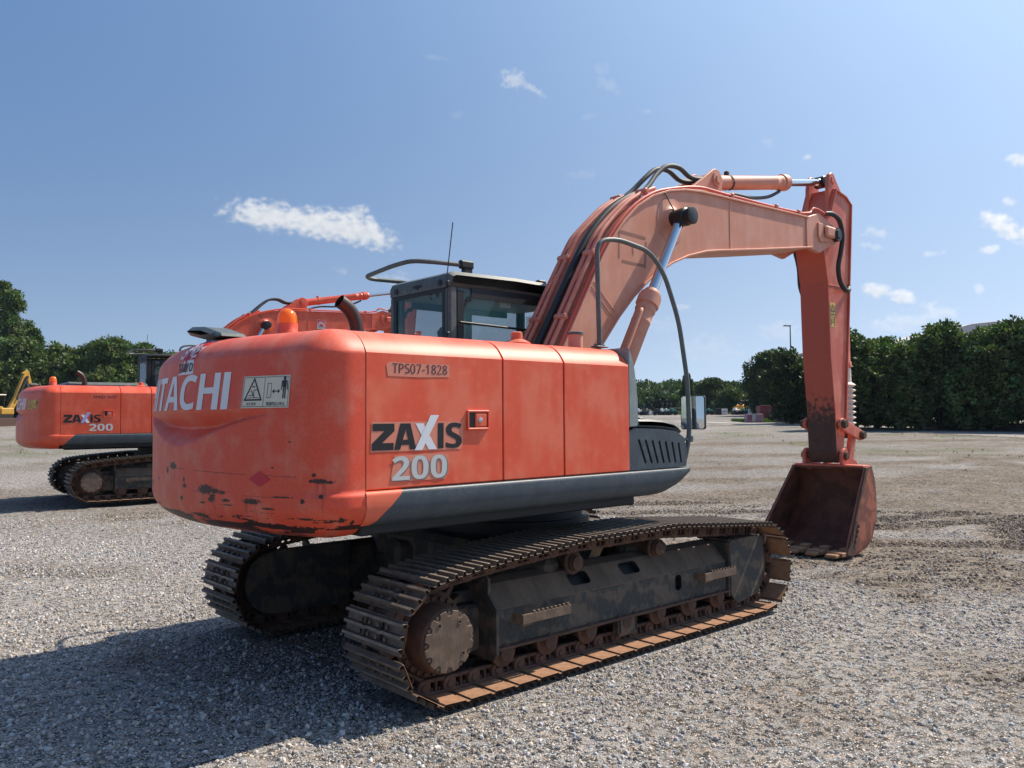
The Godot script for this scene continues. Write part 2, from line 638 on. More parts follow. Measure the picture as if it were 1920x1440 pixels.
func crawler_track(ex: Node3D, side: float, shoe: ArrayMesh, link: ArrayMesh, roller: ArrayMesh, near: bool) -> void:
	var t := group_node(ex, "crawler_track", Transform3D(Basis.IDENTITY, Vector3(0, 0, 1.1 * side)))
	# shoes and links, evenly spaced along the loop
	var p := track_path()
	var cum := [0.0]
	for i in p.size(): cum.append(cum[-1] + (p[i] as Vector2).distance_to(p[(i + 1) % p.size()]))
	var total: float = cum[-1]
	var count := 46
	var pins := []
	for k in count:
		var s := fmod(total * (k + .37) / count, total)
		var i := 0
		while cum[i + 1] < s: i += 1
		pins.append((p[i] as Vector2).lerp(p[(i + 1) % p.size()], (s - cum[i]) / (cum[i + 1] - cum[i])))
	for k in count:
		var a: Vector2 = pins[k]
		var b: Vector2 = pins[(k + 1) % count]
		var d := (a - b).normalized()                # the loop runs clockwise seen from the right: outwards is to its left
		var b3 := Basis(Vector3(d.x, d.y, 0), Vector3(-d.y, d.x, 0), Vector3(0, 0, 1))
		if b3.y.dot(Vector3((a.x + b.x) * .5 - clampf(a.x, -1.6, 1.6), (a.y + b.y) * .5 - AXLE, 0)) < 0.0: b3 = Basis(-b3.x, -b3.y, b3.z)
		var at := Transform3D(b3, Vector3((a.x + b.x) * .5, (a.y + b.y) * .5, 0))
		put(t, "track_shoe", shoe, at)
		put(t, "track_link", link, at)
	# sprocket with its teeth
	var mb := MB.new()
	var teeth := []
	for k in 21:
		var a := TAU * k / 21.0
		for q in [[-.10, .262], [-.055, .268], [-.03, .325], [.03, .325], [.055, .268]]:
			teeth.append(Vector2(cos(a + q[0] * 1.3), sin(a + q[0] * 1.3)) * q[1])
	mb.xf = Transform3D(Basis.IDENTITY, Vector3(-1.685, AXLE, 0))
	mb.extr(teeth, -.035, .035, .004, .99)
	mb.xf = Transform3D.IDENTITY
	part(t, "sprocket", mb, M.rusty)
	var o := Vector3(-1.685, AXLE, 0)
	mb = MB.new()
	mb.lathe(o, Vector3(0, 0, side), v2([-.15, 0, -.15, .2, -.06, .21, -.06, .25, .07, .25, .07, .235, .1, .232, .105, .2, .235, .19, .25, .185, .256, .178, .256, 0]), 36)
	for k in 24:
		var a := TAU * k / 24.0
		var q := o + Vector3(cos(a) * .218, sin(a) * .218, .1 * side)
		mb.cyl(q, q + Vector3(0, 0, .018 * side), .014, 6)
	part(t, "final_drive", mb, M.rusty)
	mb = MB.new()
	var cover := []
	for k in 12:                                     # scalloped where the bolts sit
		var a := TAU * k / 12.0
		for q in [[-.17, .176], [-.13, .176], [-.10, .160], [-.05, .148], [.05, .148], [.10, .160], [.13, .176], [.17, .176], [.215, .177]]:
			cover.append(Vector2(cos(a + q[0]), sin(a + q[0])) * q[1])
	mb.xf = Transform3D(Basis.IDENTITY, o + Vector3(0, 0, .256 * side if side > 0 else -.272))
	mb.extr(cover, 0, .016, .003, .9)
	mb.xf = Transform3D.IDENTITY
	part(t, "drive_cover", mb, M.cover)
	mb = MB.new()
	for k in 12:
		var a := TAU * k / 12.0
		var q := o + Vector3(cos(a) * .163, sin(a) * .163, .254 * side)
		mb.cyl(q, q + Vector3(0, 0, .014 * side), .0125, 6)
	for a in [.95, 2.2, -.7]:
		var q := o + Vector3(cos(a) * .125, sin(a) * .125, .27 * side)
		mb.lathe(q, Vector3(0, 0, side), v2([0, .014, .006, .014, .006, .008, .002, .008, .002, 0]), 12)
	part(t, "cover_bolts", mb, M.steel).set_meta("kind", "stuff")
	# front idler
	mb = MB.new()
	mb.lathe(Vector3(1.685, AXLE, -.12), Vector3(0, 0, 1), v2([0, 0, 0, .22, .01, .245, .04, .25, .06, .285, .18, .285, .2, .25, .23, .245, .24, .22, .24, 0]), 32)
	part(t, "idler", mb, M.rusty)
	for k in 7: put(t, "track_roller", roller, Transform3D(Basis.IDENTITY, Vector3(-1.16 + .385 * k, .215, 0)))
	for cx in [-.44, .46]:
		mb = MB.new()
		mb.lathe(Vector3(cx, .672, -.12), Vector3(0, 0, side), v2([-.02, 0, -.02, .07, .02, .075, .025, .09, .045, .09, .05, .062, .15, .062, .155, .085, .175, .085, .18, .06, .2, .06, .203, .052, .222, .052, .226, .045, .226, 0]), 22)
		mb.box(Vector3(cx, .6, -.13 * side), Vector3(.12, .16, .1), .01)
		part(t, "carrier_roller", mb, M.rusty)
	# the side frame: a box beam with a sloping top, cut through by three holes
	var sect := v2([-.17, .26, -.17, .60, -.06, .64, .03, .615, .15, .485, .155, .26, .14, .235, -.14, .235])
	if side < 0:
		for i in sect.size(): sect[i] = Vector2(-sect[i].x, sect[i].y)
	var fr := CSGCombiner3D.new()
	fr.name = numbered(t, "side_frame")
	# the polygon lies in z-y and is drawn out along x
	var turn := Basis(Vector3(0, 0, 1), Vector3(0, 1, 0), Vector3(-1, 0, 0))
	fr.add_child(csg_poly(sect, 2.62, Transform3D(turn, Vector3(-1.24, 0, 0)), M.frame))
	fr.add_child(csg_poly(v2([-.06, .647, .032, .622, .153, .489, .15, .48, .02, .6, -.06, .63]) if side > 0 else v2([.06, .647, -.032, .622, -.153, .489, -.15, .48, -.02, .6, .06, .63]), 2.6, Transform3D(turn, Vector3(-1.23, 0, 0)), M.dusty))
	if side > 0:
		var slope := Basis(Vector3(1, 0, 0), Vector3(0, .73, -.68), Vector3(0, .68, .73))
		for q in [[-.42, .09, .57], [.12, .09, .575]]:
			var cut := csg_poly(round_rect(.1, .05, .03), .12, Transform3D(slope, Vector3(q[0], q[2], q[1]) + slope.z * .06), M.dark)
			cut.operation = CSGShape3D.OPERATION_SUBTRACTION
			fr.add_child(cut)
		var cut2 := csg_poly(round_rect(.04, .06, .035), .1, Transform3D(Basis.IDENTITY, Vector3(.62, .4, .2)), M.dark)
		cut2.operation = CSGShape3D.OPERATION_SUBTRACTION
		fr.add_child(cut2)
	t.add_child(fr, true)
	# end plates, guard and bracing
	var gd := MB.new()
	gd.xf = Transform3D(Basis.IDENTITY, Vector3(0, 0, .17 if side > 0 else -.19))
	gd.extr(v2([1.26, .63, 1.30, .66, 1.72, .665, 1.76, .63, 1.78, .35, 1.66, .17, 1.36, .13, 1.28, .22]), 0, .022, .005)
	gd.xf = Transform3D.IDENTITY
	gd.box(Vector3(1.27, .42, .06 * side), Vector3(.02, .44, .24), .003)
	gd.box(Vector3(1.5, .652, .02 * side), Vector3(.46, .02, .32), .005)
	gd.box(Vector3(1.62, AXLE, .12 * side), Vector3(.2, .14, .06), .01)
	part(t, "idler_guard", gd, M.frame)
	gd = MB.new()
	var turn2 := Transform3D(Basis(Vector3(0, 0, side), Vector3(0, 1, 0), Vector3(-side, 0, 0)), Vector3(-1.26, 0, 0))
	gd.xf = turn2
	gd.extr(v2([-.19, .18, .17, .18, .2, .22, .2, .5, .12, .585, .12, .68, .09, .70, .02, .64, -.19, .66]), -.012, .012, .003)
	gd.xf = Transform3D.IDENTITY
	gd.box(Vector3(-1.4, .36, -.02 * side), Vector3(.3, .3, .1), .02)
	gd.box(Vector3(-1.36, .55, -.08 * side), Vector3(.3, .08, .06), .01)
	part(t, "end_plate", gd, M.frame)
	gd = MB.new()
	gd.box(Vector3(.06, .247, .165 * side), Vector3(2.6, .018, .05), .004)
	part(t, "frame_lip", gd, M.rusty)
	# travel motor guard on the inner side
	gd = MB.new()
	gd.xf = Transform3D(Basis.IDENTITY, Vector3(0, 0, -.21 if side > 0 else .17))
	var motor := v2([-1.0, .16, -1.0, .66])
	for k in 9:
		var a := PI / 2 + PI * k / 8.0
		motor.append(Vector2(-1.66 + .25 * cos(a), .41 + .25 * sin(a)))
	gd.extr(motor, 0, .04, .008, .8)
	part(t, "motor_guard", gd, M.frame)
	if side > 0:                                     # two serrated foot steps
		for q in [-.88, 1.05]:
			gd = MB.new()
			var w := .215
			gd.box(Vector3(q, .42, .245), Vector3(w * 2, .06, .012), .002)
			for s in [-1.0, 1.0]: gd.box(Vector3(q + s * (w - .006), .42, .2), Vector3(.012, .06, .09), .002)
			gd.box(Vector3(q - w + .05, .40, .235), Vector3(.1, .05, .02), .008)
			for k in 9: gd.box(Vector3(q - w + .1 + k * .038, .456, .245), Vector3(.02, .016, .012), .001)
			part(t, "foot_step", gd, M.cover)
	# a clamp of the middle track guide
	gd = MB.new()
	for s in [-1.0, 1.0]:
		gd.box(Vector3(.0, .18, .16 * s), Vector3(.2, .13, .02), .006)
		gd.box(Vector3(-.09, .2, .14 * s), Vector3(.03, .14, .06), .006)
		gd.box(Vector3(.09, .2, .14 * s), Vector3(.03, .14, .06), .006)
	part(t, "track_guide", gd, M.frame)

# ---------------------------------------------------------------- counterweight
const CORNER := 0.28
# plan outline of the counterweight: distance along it from the middle -> [point (x, z), outward normal]
func outline(s: float) -> Array:
	var sg := signf(s)
	var a := absf(s)
	var th1 := atan2(1.0, 2.258)
	var s1 := 2.75 * th1
	var s2 := s1 + CORNER * (PI / 2 - th1)
	var pt: Vector2
	var nn: Vector2
	if a <= s1:
		var t := a / 2.75
		nn = Vector2(-cos(t), sin(t)); pt = nn * 2.75
	elif a <= s2:
		var t := th1 + (a - s1) / CORNER
		nn = Vector2(-cos(t), sin(t)); pt = Vector2(-2.47 * cos(th1), 1.0) + nn * CORNER
	else:
		nn = Vector2(0, 1); pt = Vector2(-2.47 * cos(th1) + (a - s2), 1.28)
	return [Vector2(pt.x, pt.y * sg), Vector2(nn.x, nn.y * sg)]

func smooth(a: float, b: float, x: float) -> float:
	var t := clampf((x - a) / (b - a), 0.0, 1.0)
	return t * t * (3.0 - 2.0 * t)

# how far the rear face is set in at that place: the scoop below the lettering, the proud foot at the corners
func set_in(s: float, y: float) -> float:
	var a := absf(s)
	var fade := 1.0 - smooth(.15, 1.08, a)
	var low := 1.515 + .2 * smooth(-.1, 1.08, a)
	var mid := 1.632 + .078 * smooth(.2, 1.06, a)
	var top := 1.735
	var d := 0.0
	if y > mid and y < top: d = .105 * (top - y) / (top - mid)
	elif y <= mid and y > low: d = .105 * (y - low) / (mid - low)
	d *= fade
	if y > top: d += .13 * (y - top) * (1.0 - smooth(.95, 1.4, a))
	d -= .016 * smooth(1.0, 1.4, a) * smooth(1.13, 1.17, y) * (1.0 - smooth(1.262, 1.288, y))
	return d

func on_weight(s: float, y: float, proud := 0.0, top_in := 0.0) -> Array:
	var o := outline(s)
	var d := set_in(s, y) + top_in
	var p: Vector2 = o[0] - o[1] * (d - proud)
	return [Vector3(p.x, y, p.y), Vector3(o[1].x, 0, o[1].y)]

func weight_texture() -> ImageTexture:
	var W := 2048
	var H := 768
	var n1 := noise(FastNoiseLite.TYPE_SIMPLEX_SMOOTH, .006, 301, 4).get_image(W, H).get_data()
	var n2 := noise(FastNoiseLite.TYPE_SIMPLEX, .05, 302, 4).get_image(W, H).get_data()
	var n3 := noise(FastNoiseLite.TYPE_VALUE, .5, 303, 1).get_image(W, H).get_data()
	var n5 := noise(FastNoiseLite.TYPE_SIMPLEX, .012, 305, 4).get_image(W, H / 4).get_data()
	var st := noise(FastNoiseLite.TYPE_SIMPLEX, .03, 306, 3).get_image(W, 64).get_data()
	var n6 := noise(FastNoiseLite.TYPE_SIMPLEX, .13, 307, 3).get_image(W, H).get_data()
	var base := Color8(224, 82, 54)
	var fade := Color8(222, 114, 90)
	var chip := Color8(60, 34, 28)
	var blobs := [[-.06, 1.40, .05, .03, 1], [.396, 1.278, .075, .036, 1], [.47, 1.272, .08, .018, 1], [.56, 1.268, .035, .014, 0], [.818, 1.23, .06, .022, 1], [1.274, 1.352, .045, .018, 1], [1.25, 1.385, .012, .014, 1], [1.335, 1.345, .022, .012, 1],
		[-.17, 1.365, .02, .03, 0], [.12, 1.32, .012, .024, 1], [.13, 1.285, .022, .018, 1], [.46, 1.225, .03, .024, 1], [.47, 1.247, .025, .012, 0], [.60, 1.225, .035, .012, 0], [.09, 1.21, .02, .018, 0], [1.05, 1.262, .07, .006, 0], [1.29, 1.27, .012, .016, 1],
		[1.19, 1.245, .012, .02, 0], [.95, 1.195, .04, .008, 0], [.62, 1.2, .05, .005, 0], [.36, 1.2, .03, .008, 0], [1.4, 1.14, .02, .02, 0], [1.47, 1.12, .012, .02, 0], [-.4, 1.3, .014, .018, 0], [-.7, 1.26, .05, .02, 1], [-1.0, 1.33, .04, .02, 0], [.98, 1.42, .012, .006, 0], [1.1, 1.56, .008, .006, 0]]
	var out := PackedByteArray()
	out.resize(W * H * 3)
	for y in H:
		var hy := 2.2 - 1.18 * y / H
		var near := []
		for b in blobs:
			if absf(hy - b[1]) < b[3] * 2.2 or (b[4] == 1 and hy < b[1] and hy > b[1] - .13): near.append(b)
		var band := clampf((1.20 - hy) / .11, 0.0, 1.0) * (0.5 + 0.5 * clampf((hy - 1.03) / .05, 0, 1))
		for x in W:
			var s := (float(x) / W * 2.0 - 1.0) * 1.56
			var i := y * W + x
			var f := clampf((n1[i] / 255.0 - .42) * 2.0 + (st[(y / 16) * W + x] / 255.0 - .5) * .3, 0, 1)
			f = clampf(f + smooth(1.98, 2.12, hy) * .45 + smooth(.6, -.6, s) * .35, 0, 1)
			var k := base.lerp(fade, f)
			var g := 1.0 + (n3[i] / 255.0 - .5) * .05 + (n2[i] / 255.0 - .5) * .07
			# scraped to the metal along the foot, in long horizontal scratches
			var sc := n5[(y * 2 % (H / 4)) * W + x / 4] / 255.0
			var side := smooth(-1.3, -.4, s) * (1.0 - .6 * smooth(1.25, 1.5, s))
			var c := 0.0
			if sc * .8 + n2[i] / 255.0 * .2 > 1.0 - .60 * band * (.55 + .45 * side): c = 1.0
			var low := clampf((1.30 - hy) / .2, 0, 1)
			if n6[i] / 255.0 * .6 + sc * .4 > .90 - .22 * low * low * (.3 + .7 * side): c = maxf(c, .92)
			if absf(hy - (1.386 - .012 * s)) < .0022 and sc > .46 and s > -.15 and s < 1.15: c = maxf(c, .45)
			if absf(hy - (1.262 - .004 * s)) < .0018 and sc > .5 and s > .2: c = maxf(c, .4)
			for b in near:
				var dx: float = (s - b[0]) / (b[2] * 1.1)
				var dy: float = (hy - b[1]) / (b[3] * .72)
				var w := (n2[i] / 255.0 - .5) * 1.3 + (n6[i] / 255.0 - .5) * 1.3
				if dx * dx + dy * dy < 1.0 + w: c = 1.0
				elif b[4] == 1 and hy < b[1] and absf(dx) < .85:
					var run := st[(int(b[1] * 40) % 60) * W + x] / 255.0
					c = maxf(c, .28 * smooth(.5, .7, run) * (1.0 - (b[1] - hy) / .13))
			k = k.lerp(chip, c)
			# dust and grime low down
			k = k.lerp(Color8(120, 84, 66), .45 * clampf((1.10 - hy) / .06, 0, 1) * (n1[i] / 255.0))
			out[i * 3] = clampi(int(k.r * g * 255.0), 0, 255)
			out[i * 3 + 1] = clampi(int(k.g * g * 255.0), 0, 255)
			out[i * 3 + 2] = clampi(int(k.b * g * 255.0), 0, 255)
	return ImageTexture.create_from_image(Image.create_from_data(W, H, false, Image.FORMAT_RGB8, out))

func counterweight(ex: Node3D, worn: bool) -> Node3D:
	var levels := []                                 # (inwards, y)
	for q in [[.26, 1.022], [.2, 1.024], [.15, 1.035], [.10, 1.055], [.06, 1.082], [.03, 1.112], [.01, 1.15], [0, 1.19]]: levels.append(q)
	var y := 1.21
	while y < 2.035:
		levels.append([0.0, y])
		y += .0125
	for q in [[0, 2.045], [.004, 2.055], [.018, 2.082], [.045, 2.115], [.085, 2.147], [.135, 2.171], [.19, 2.185], [.26, 2.192]]: levels.append(q)
	var cols := []
	var s := -1.538
	while s < 1.5381:
		cols.append(s); s += 3.076 / 150
	var g := []
	var uvs := []
	for lv in levels:
		var row := []
		var ru := []
		for c in cols:
			var p: Array = on_weight(c, lv[1], 0.0, lv[0])
			row.append(p[0])
			ru.append(Vector2((c / 1.56 + 1) * .5, (2.2 - lv[1]) / 1.18))
		g.append(row); uvs.append(ru)
	for e in 2:                                      # close the top and the underside to the front
		var edge: Array = g[-1] if e == 1 else g[0]
		for k in [.5, 1.0]:
			var row := []
			var ru := []
			for j in edge.size():
				var p: Vector3 = edge[j]
				row.append(Vector3(lerpf(p.x, -2.15, k), p.y + (.004 * k if e == 1 else 0.0), p.z))
				ru.append(Vector2((cols[j] / 1.56 + 1) * .5, .005 if e == 1 else .99))
			if e == 1:
				g.append(row); uvs.append(ru)
			else:
				g.push_front(row); uvs.push_front(ru)
	var mb := MB.new()
	mb.use_uv = worn
	mb.grid(g, Vector3(-2.0, 1.6, 0), uvs)
	var m: StandardMaterial3D = M.orange_new
	if worn:
		m = StandardMaterial3D.new()
		m.albedo_texture = weight_texture()
		m.roughness = .5
	var cw := part(ex, "counterweight", mb, m)
	var dust := func(p: Vector2) -> Array: return on_weight(p.x, p.y, .0025)
	# maker's name across the back
	mb = MB.new()
	var name_t := sign_letters("HITACHI", .214, .15, 1.42)
	lay(mb, moved(name_t, Vector2(.61 - span(name_t), 1.741)), dust)
	part(cw, "lettering", mb, M.white)
	# warning plate: triangle, swinging machine, arrow and standing person
	var X := .732
	var Y := 1.745
	var w := .362
	var h := .178
	var ground: Material = M.cream if worn else M.yellow_sticker
	mb = MB.new()
	lay(mb, poly_tris(v2([X, Y, X + w, Y, X + w, Y + h, X, Y + h])), dust)
	var plate := part(cw, "warning_sticker", mb, ground)
	mb = MB.new()
	var ink := []
	ink.append_array(stroke(v2([X + .008, Y + .008, X + w - .008, Y + .008, X + w - .008, Y + h - .008, X + .008, Y + h - .008, X + .008, Y + .008]), .0025))
	ink.append_array(stroke(v2([X + .175, Y + .008, X + .175, Y + h - .008]), .0025))
	ink.append_array(stroke(v2([X + .025, Y + .045, X + .157, Y + .045, X + .092, Y + .162, X + .025, Y + .045]), .009))
	ink.append_array(stroke(v2([X + .06, Y + .07, X + .095, Y + .07, X + .095, Y + .10, X + .125, Y + .10]), .004))
	ink.append_array(stroke(v2([X + .075, Y + .095, X + .085, Y + .082, X + .1, Y + .062]), .006))
	ink.append_array(stroke(v2([X + .045, Y + .057, X + .135, Y + .057]), .003))
	ink.append_array(stroke(v2([X + .083, Y + .118, X + .1, Y + .118]), .006))
	ink.append_array(stroke(v2([X + .2, Y + .055, X + .228, Y + .055, X + .228, Y + .135, X + .2, Y + .135, X + .2, Y + .055]), .003))
	ink.append_array(stroke(v2([X + .243, Y + .09, X + .287, Y + .09]), .005))
	ink.append_array(poly_tris(v2([X + .236, Y + .09, X + .252, Y + .104, X + .252, Y + .076])))
	ink.append_array(poly_tris(v2([X + .294, Y + .09, X + .278, Y + .104, X + .278, Y + .076])))
	for q in [[.310, .112, .026, .038], [.3135, .05, .0085, .068], [.3265, .05, .0085, .068]]:
		ink.append_array(poly_tris(v2([X + q[0], Y + q[1], X + q[0] + q[2], Y + q[1], X + q[0] + q[2], Y + q[1] + q[3], X + q[0], Y + q[1] + q[3]])))
	ink.append_array(stroke(v2([X + .306, Y + .145, X + .302, Y + .1]), .006))
	ink.append_array(stroke(v2([X + .341, Y + .145, X + .346, Y + .1]), .006))
	var head := []
	for k in 10: head.append(Vector2(X + .3235 + .0105 * cos(TAU * k / 10), Y + .161 + .0105 * sin(TAU * k / 10)))
	ink.append_array(poly_tris(head))
	# the small characters below: hasamare / no entry while slewing
	var glyph := {
		"a": [[0, .2, 0, .9], [.35, .7, 1, .7], [.7, 1, .7, .2, .4, .1, .45, .3, .9, .2]],
		"b": [[.1, .75, .9, .75], [.5, 1, .8, .4], [.2, .4, .2, .15, .8, .05]],
		"c": [[.1, .8, .9, .8], [.1, .55, .9, .55], [.5, 1, .5, .15, .2, .1, .25, .3, .9, .15]],
		"d": [[.25, 1, .25, 0], [0, .75, .4, .75, 0, .25], [.4, .6, .7, .8, .75, .15, 1, .2]],
		"e": [[0, .9, .45, .9], [.2, 1, .2, .5, 0, 0], [.2, .6, .45, .55, .4, .05], [.55, .95, 1, .9], [.55, .65, .95, .65], [.75, .65, .75, .1, 1, .05], [.6, .4, .5, .05]],
		"f": [[0, 0, 0, 1, 1, 1, 1, 0, 0, 0], [.3, .3, .3, .7, .7, .7, .7, .3, .3, .3]],
		"g": [[0, 0, 0, .8, 1, .8, 1, 0], [.5, 1, .5, .6, .2, .2], [.5, .6, .8, .2]],
		"h": [[.1, .8, .9, .8], [.5, 1, .5, .8], [.3, .65, .35, .1], [.7, .65, .6, .1], [0, .05, 1, .05]],
		"i": [[.4, 1, .5, .7, 0, 0], [.45, .7, 1, 0]],
		"j": [[0, .85, .45, .85], [.2, 1, .2, .5], [.55, .85, 1, .85], [.75, 1, .75, .5], [0, .45, 1, .45], [.1, .3, .9, .3], [.5, .3, .5, 0]],
		"k": [[0, .05, 1, .05], [.5, .95, .5, .05], [.5, .55, .9, .55], [.2, .6, .2, .05]]}
	for q in [["abcd", .045, .02], ["efghijk", .2, .0195]]:
		var cx: float = X + q[1]
		for ch in q[0]:
			for line in glyph[ch]:
				var pts := []
				for k in range(0, line.size(), 2): pts.append(Vector2(cx + line[k] * .016, Y + .014 + line[k + 1] * .017))
				ink.append_array(stroke(pts, .0022))
			cx += q[2]
	var inked := func(p: Vector2) -> Array: return on_weight(p.x, p.y, .004)
	lay(mb, ink, inked, .04)
	part(plate, "pictogram", mb, M.navy)
	if worn:
		# red lozenge and the hire firm's rising sun emblem
		mb = MB.new()
		lay(mb, poly_tris(v2([.80, 1.353, .888, 1.31, .968, 1.355, .886, 1.398])), dust)
		part(cw, "lozenge_sticker", mb, M.red)
		# the emblem follows the face up over the rounded top edge
		var over := func(p: Vector2, up: float) -> Array:
			if p.y <= 2.045: return on_weight(p.x, p.y, up)
			var t := p.y - 2.045
			var prev := Vector2(0, 2.045)
			for q in [[.004, 2.055], [.018, 2.082], [.045, 2.115], [.085, 2.147], [.135, 2.171], [.19, 2.185], [.26, 2.192]]:
				var nx := Vector2(q[0], q[1])
				var l := prev.distance_to(nx)
				if t <= l or q[1] == 2.192:
					var at := prev.lerp(nx, t / l)
					var dirn := (nx - prev).normalized()
					var o: Array = on_weight(p.x, 2.05, 0.0, at.x)
					var nn: Vector3 = (o[1] as Vector3) * dirn.y + Vector3(0, dirn.x, 0)
					return [Vector3(o[0].x, at.y, o[0].z) + nn * up, nn]
				t -= l
				prev = nx
			return on_weight(p.x, p.y, up)
		var e1 := func(p: Vector2) -> Array: return over.call(p, .0025)
		var e2 := func(p: Vector2) -> Array: return over.call(p, .004)
		var e3 := func(p: Vector2) -> Array: return over.call(p, .0055)
		emblem(cw, Vector2(-.075, 1.96), .245, .37, e1, e2, e3)
		mb = MB.new()
		mb.xf = Transform3D(Basis(Vector3(0, 0, 1), Vector3(0, 1, 0), Vector3(-1, 0, 0)), Vector3(-2.36, 0, 0))
		mb.extr(v2([-.40, 2.262, -.385, 2.292, -.33, 2.302, -.12, 2.285, .14, 2.225, .16, 2.205, .02, 2.20, -.13, 2.205, -.36, 2.245]), 0, .2, .025)
		mb.xf = Transform3D.IDENTITY
		mb.box(Vector3(-2.46, 2.2, -.1), Vector3(.1, .06, .14), .01)
		part(cw, "camera_housing", mb, M.gray)
	else:
		mb = MB.new()
		mb.box(Vector3(-2.46, 2.23, -.3), Vector3(.16, .07, .36), .03)
		part(cw, "camera_housing", mb, M.gray)
	return cw

# a half sun with round-ended rays over the word below it
func emblem(parent: Node3D, at: Vector2, w: float, h: float, e1: Callable, e2: Callable, e3: Callable) -> void:
	var mb := MB.new()
	lay(mb, poly_tris(v2([at.x, at.y, at.x + w, at.y, at.x + w, at.y + h, at.x, at.y + h])), e1, .02)
	var plate := part(parent, "emblem", mb, M.white)
	var base := h * .24
	mb = MB.new()
	lay(mb, poly_tris(v2([at.x + w * .04, at.y + base, at.x + w * .96, at.y + base, at.x + w * .96, at.y + h * .97, at.x + w * .04, at.y + h * .97])), e2, .02)
	part(plate, "emblem_field", mb, M.red)
	mb = MB.new()
	var c := Vector2(at.x + w * .5, at.y + base)
	var ink := []
	for k in 9:
		var a := PI * (k + .5) / 9.0
		var d := Vector2(cos(a) * w * .5, sin(a) * w * .62)
		var q := Vector2(-d.y, d.x).normalized()
		var r0 := c + d * .62
		var r1 := c + d * .98
		ink.append_array([r0 - q * w * .02, r1 - q * w * .05, r1 + q * w * .05, r0 - q * w * .02, r1 + q * w * .05, r0 + q * w * .02])
	for k in 8:
		var a0 := PI * k / 8.0
		var a1 := PI * (k + 1) / 8.0
		var f0 := Vector2(cos(a0) * w * .3, sin(a0) * w * .36)
		var f1 := Vector2(cos(a1) * w * .3, sin(a1) * w * .36)
		ink.append_array([c + f0 * .86, c + f0, c + f1, c + f0 * .86, c + f1, c + f1 * .86])
	lay(mb, ink, e3, .02)
	part(plate, "sun_rays", mb, M.white)
	mb = MB.new()
	var t := sign_letters("TAIYO", base * .62, .16, 1.0)
	var st := w * .92 / span(t)
	for i in t.size(): t[i].x *= st
	lay(mb, moved(t, at + Vector2(w * .04, base * .18)), e3, .02)
	part(plate, "lettering", mb, M.navy)

# ---------------------------------------------------------------- upper structure
const ALONG := Basis(Vector3(0, 0, 1), Vector3(0, 1, 0), Vector3(-1, 0, 0))   # polygon in (z, y); drawn out towards -x

func door(ex: Node3D, called: String, x0: float, x1: float, m: Material) -> MeshInstance3D:
	var mb := MB.new()
	mb.xf = Transform3D(ALONG, Vector3(x1, 0, 0))
	mb.extr(v2([1.245, 1.29, 1.272, 1.287, 1.28, 1.295, 1.28, 2.048, 1.276, 2.056, 1.262, 2.078, 1.235, 2.112, 1.195, 2.145, 1.145, 2.169, 1.09, 2.183, 1.02, 2.19, .3, 2.194, .3, 2.16, 1.0, 2.155, 1.1, 2.14, 1.18, 2.1, 1.245, 2.03]), 0.0, x1 - x0, .004, .9)
	return part(ex, called, mb, m)

func side_at(p: Vector2) -> Array: return [Vector3(p.x, p.y, 1.2822), Vector3(0, 0, 1)]
func side_at2(p: Vector2) -> Array: return [Vector3(p.x, p.y, 1.2836), Vector3(0, 0, 1)]
func side_at3(p: Vector2) -> Array: return [Vector3(p.x, p.y, 1.285), Vector3(0, 0, 1)]

func flat_letters(parent: Node3D, called: String, tris: Array, where: Callable, m: Material) -> MeshInstance3D:
	var mb := MB.new()
	lay(mb, tris, where, 1.0)
	return part(parent, called, mb, m)

func fit_w(t: Array, w: float) -> Array:
	var k := w / span(t)
	var out := []
	for p in t: out.append(Vector2(p.x * k, p.y))
	return out

func model_name(d: Node3D, at: Vector2, k: float, worn: bool) -> void:
	var hh := .148 * k
	var U := .000728 * k
	var pc := func(a: Array) -> Array:
		var q := []
		for i in range(0, a.size(), 2): q.append(at + Vector2(a[i] * U, a[i + 1] * hh))
		return poly_tris(q)
	var ink := []
	ink.append_array(pc.call([2, 1, 198, 1, 198, .72, 85, .27, 192, .27, 188, 0, -5, 0, -5, .26, 108, .73, 2, .73]))
	ink.append_array(pc.call([195, 0, 250, 0, 304, .78, 304, 1, 252, 1]))
	ink.append_array(pc.call([304, 1, 347, 1, 402, 0, 342, 0, 304, .78]))
	ink.append_array(pc.call([264, .18, 333, .18, 323, .38, 279, .38]))
	ink.append_array(pc.call([612, 0, 670, 0, 672, 1, 614, 1]))
	ink.append_array(moved(fit_w(letters("S", true, hh * 1.02), 165 * U), at + Vector2(692 * U, -.01 * hh)))
	flat_letters(d, "lettering", ink, side_at2, M.black)
	flat_letters(d, "lettering", pc.call([395, 1, 470, 1, 604, -.03, 522, -.03]), side_at2, M.white)
	flat_letters(d, "lettering", pc.call([385, -.04, 458, -.04, 624, 1.32, 542, 1.32]), side_at3, M.white if worn else M.lilac)

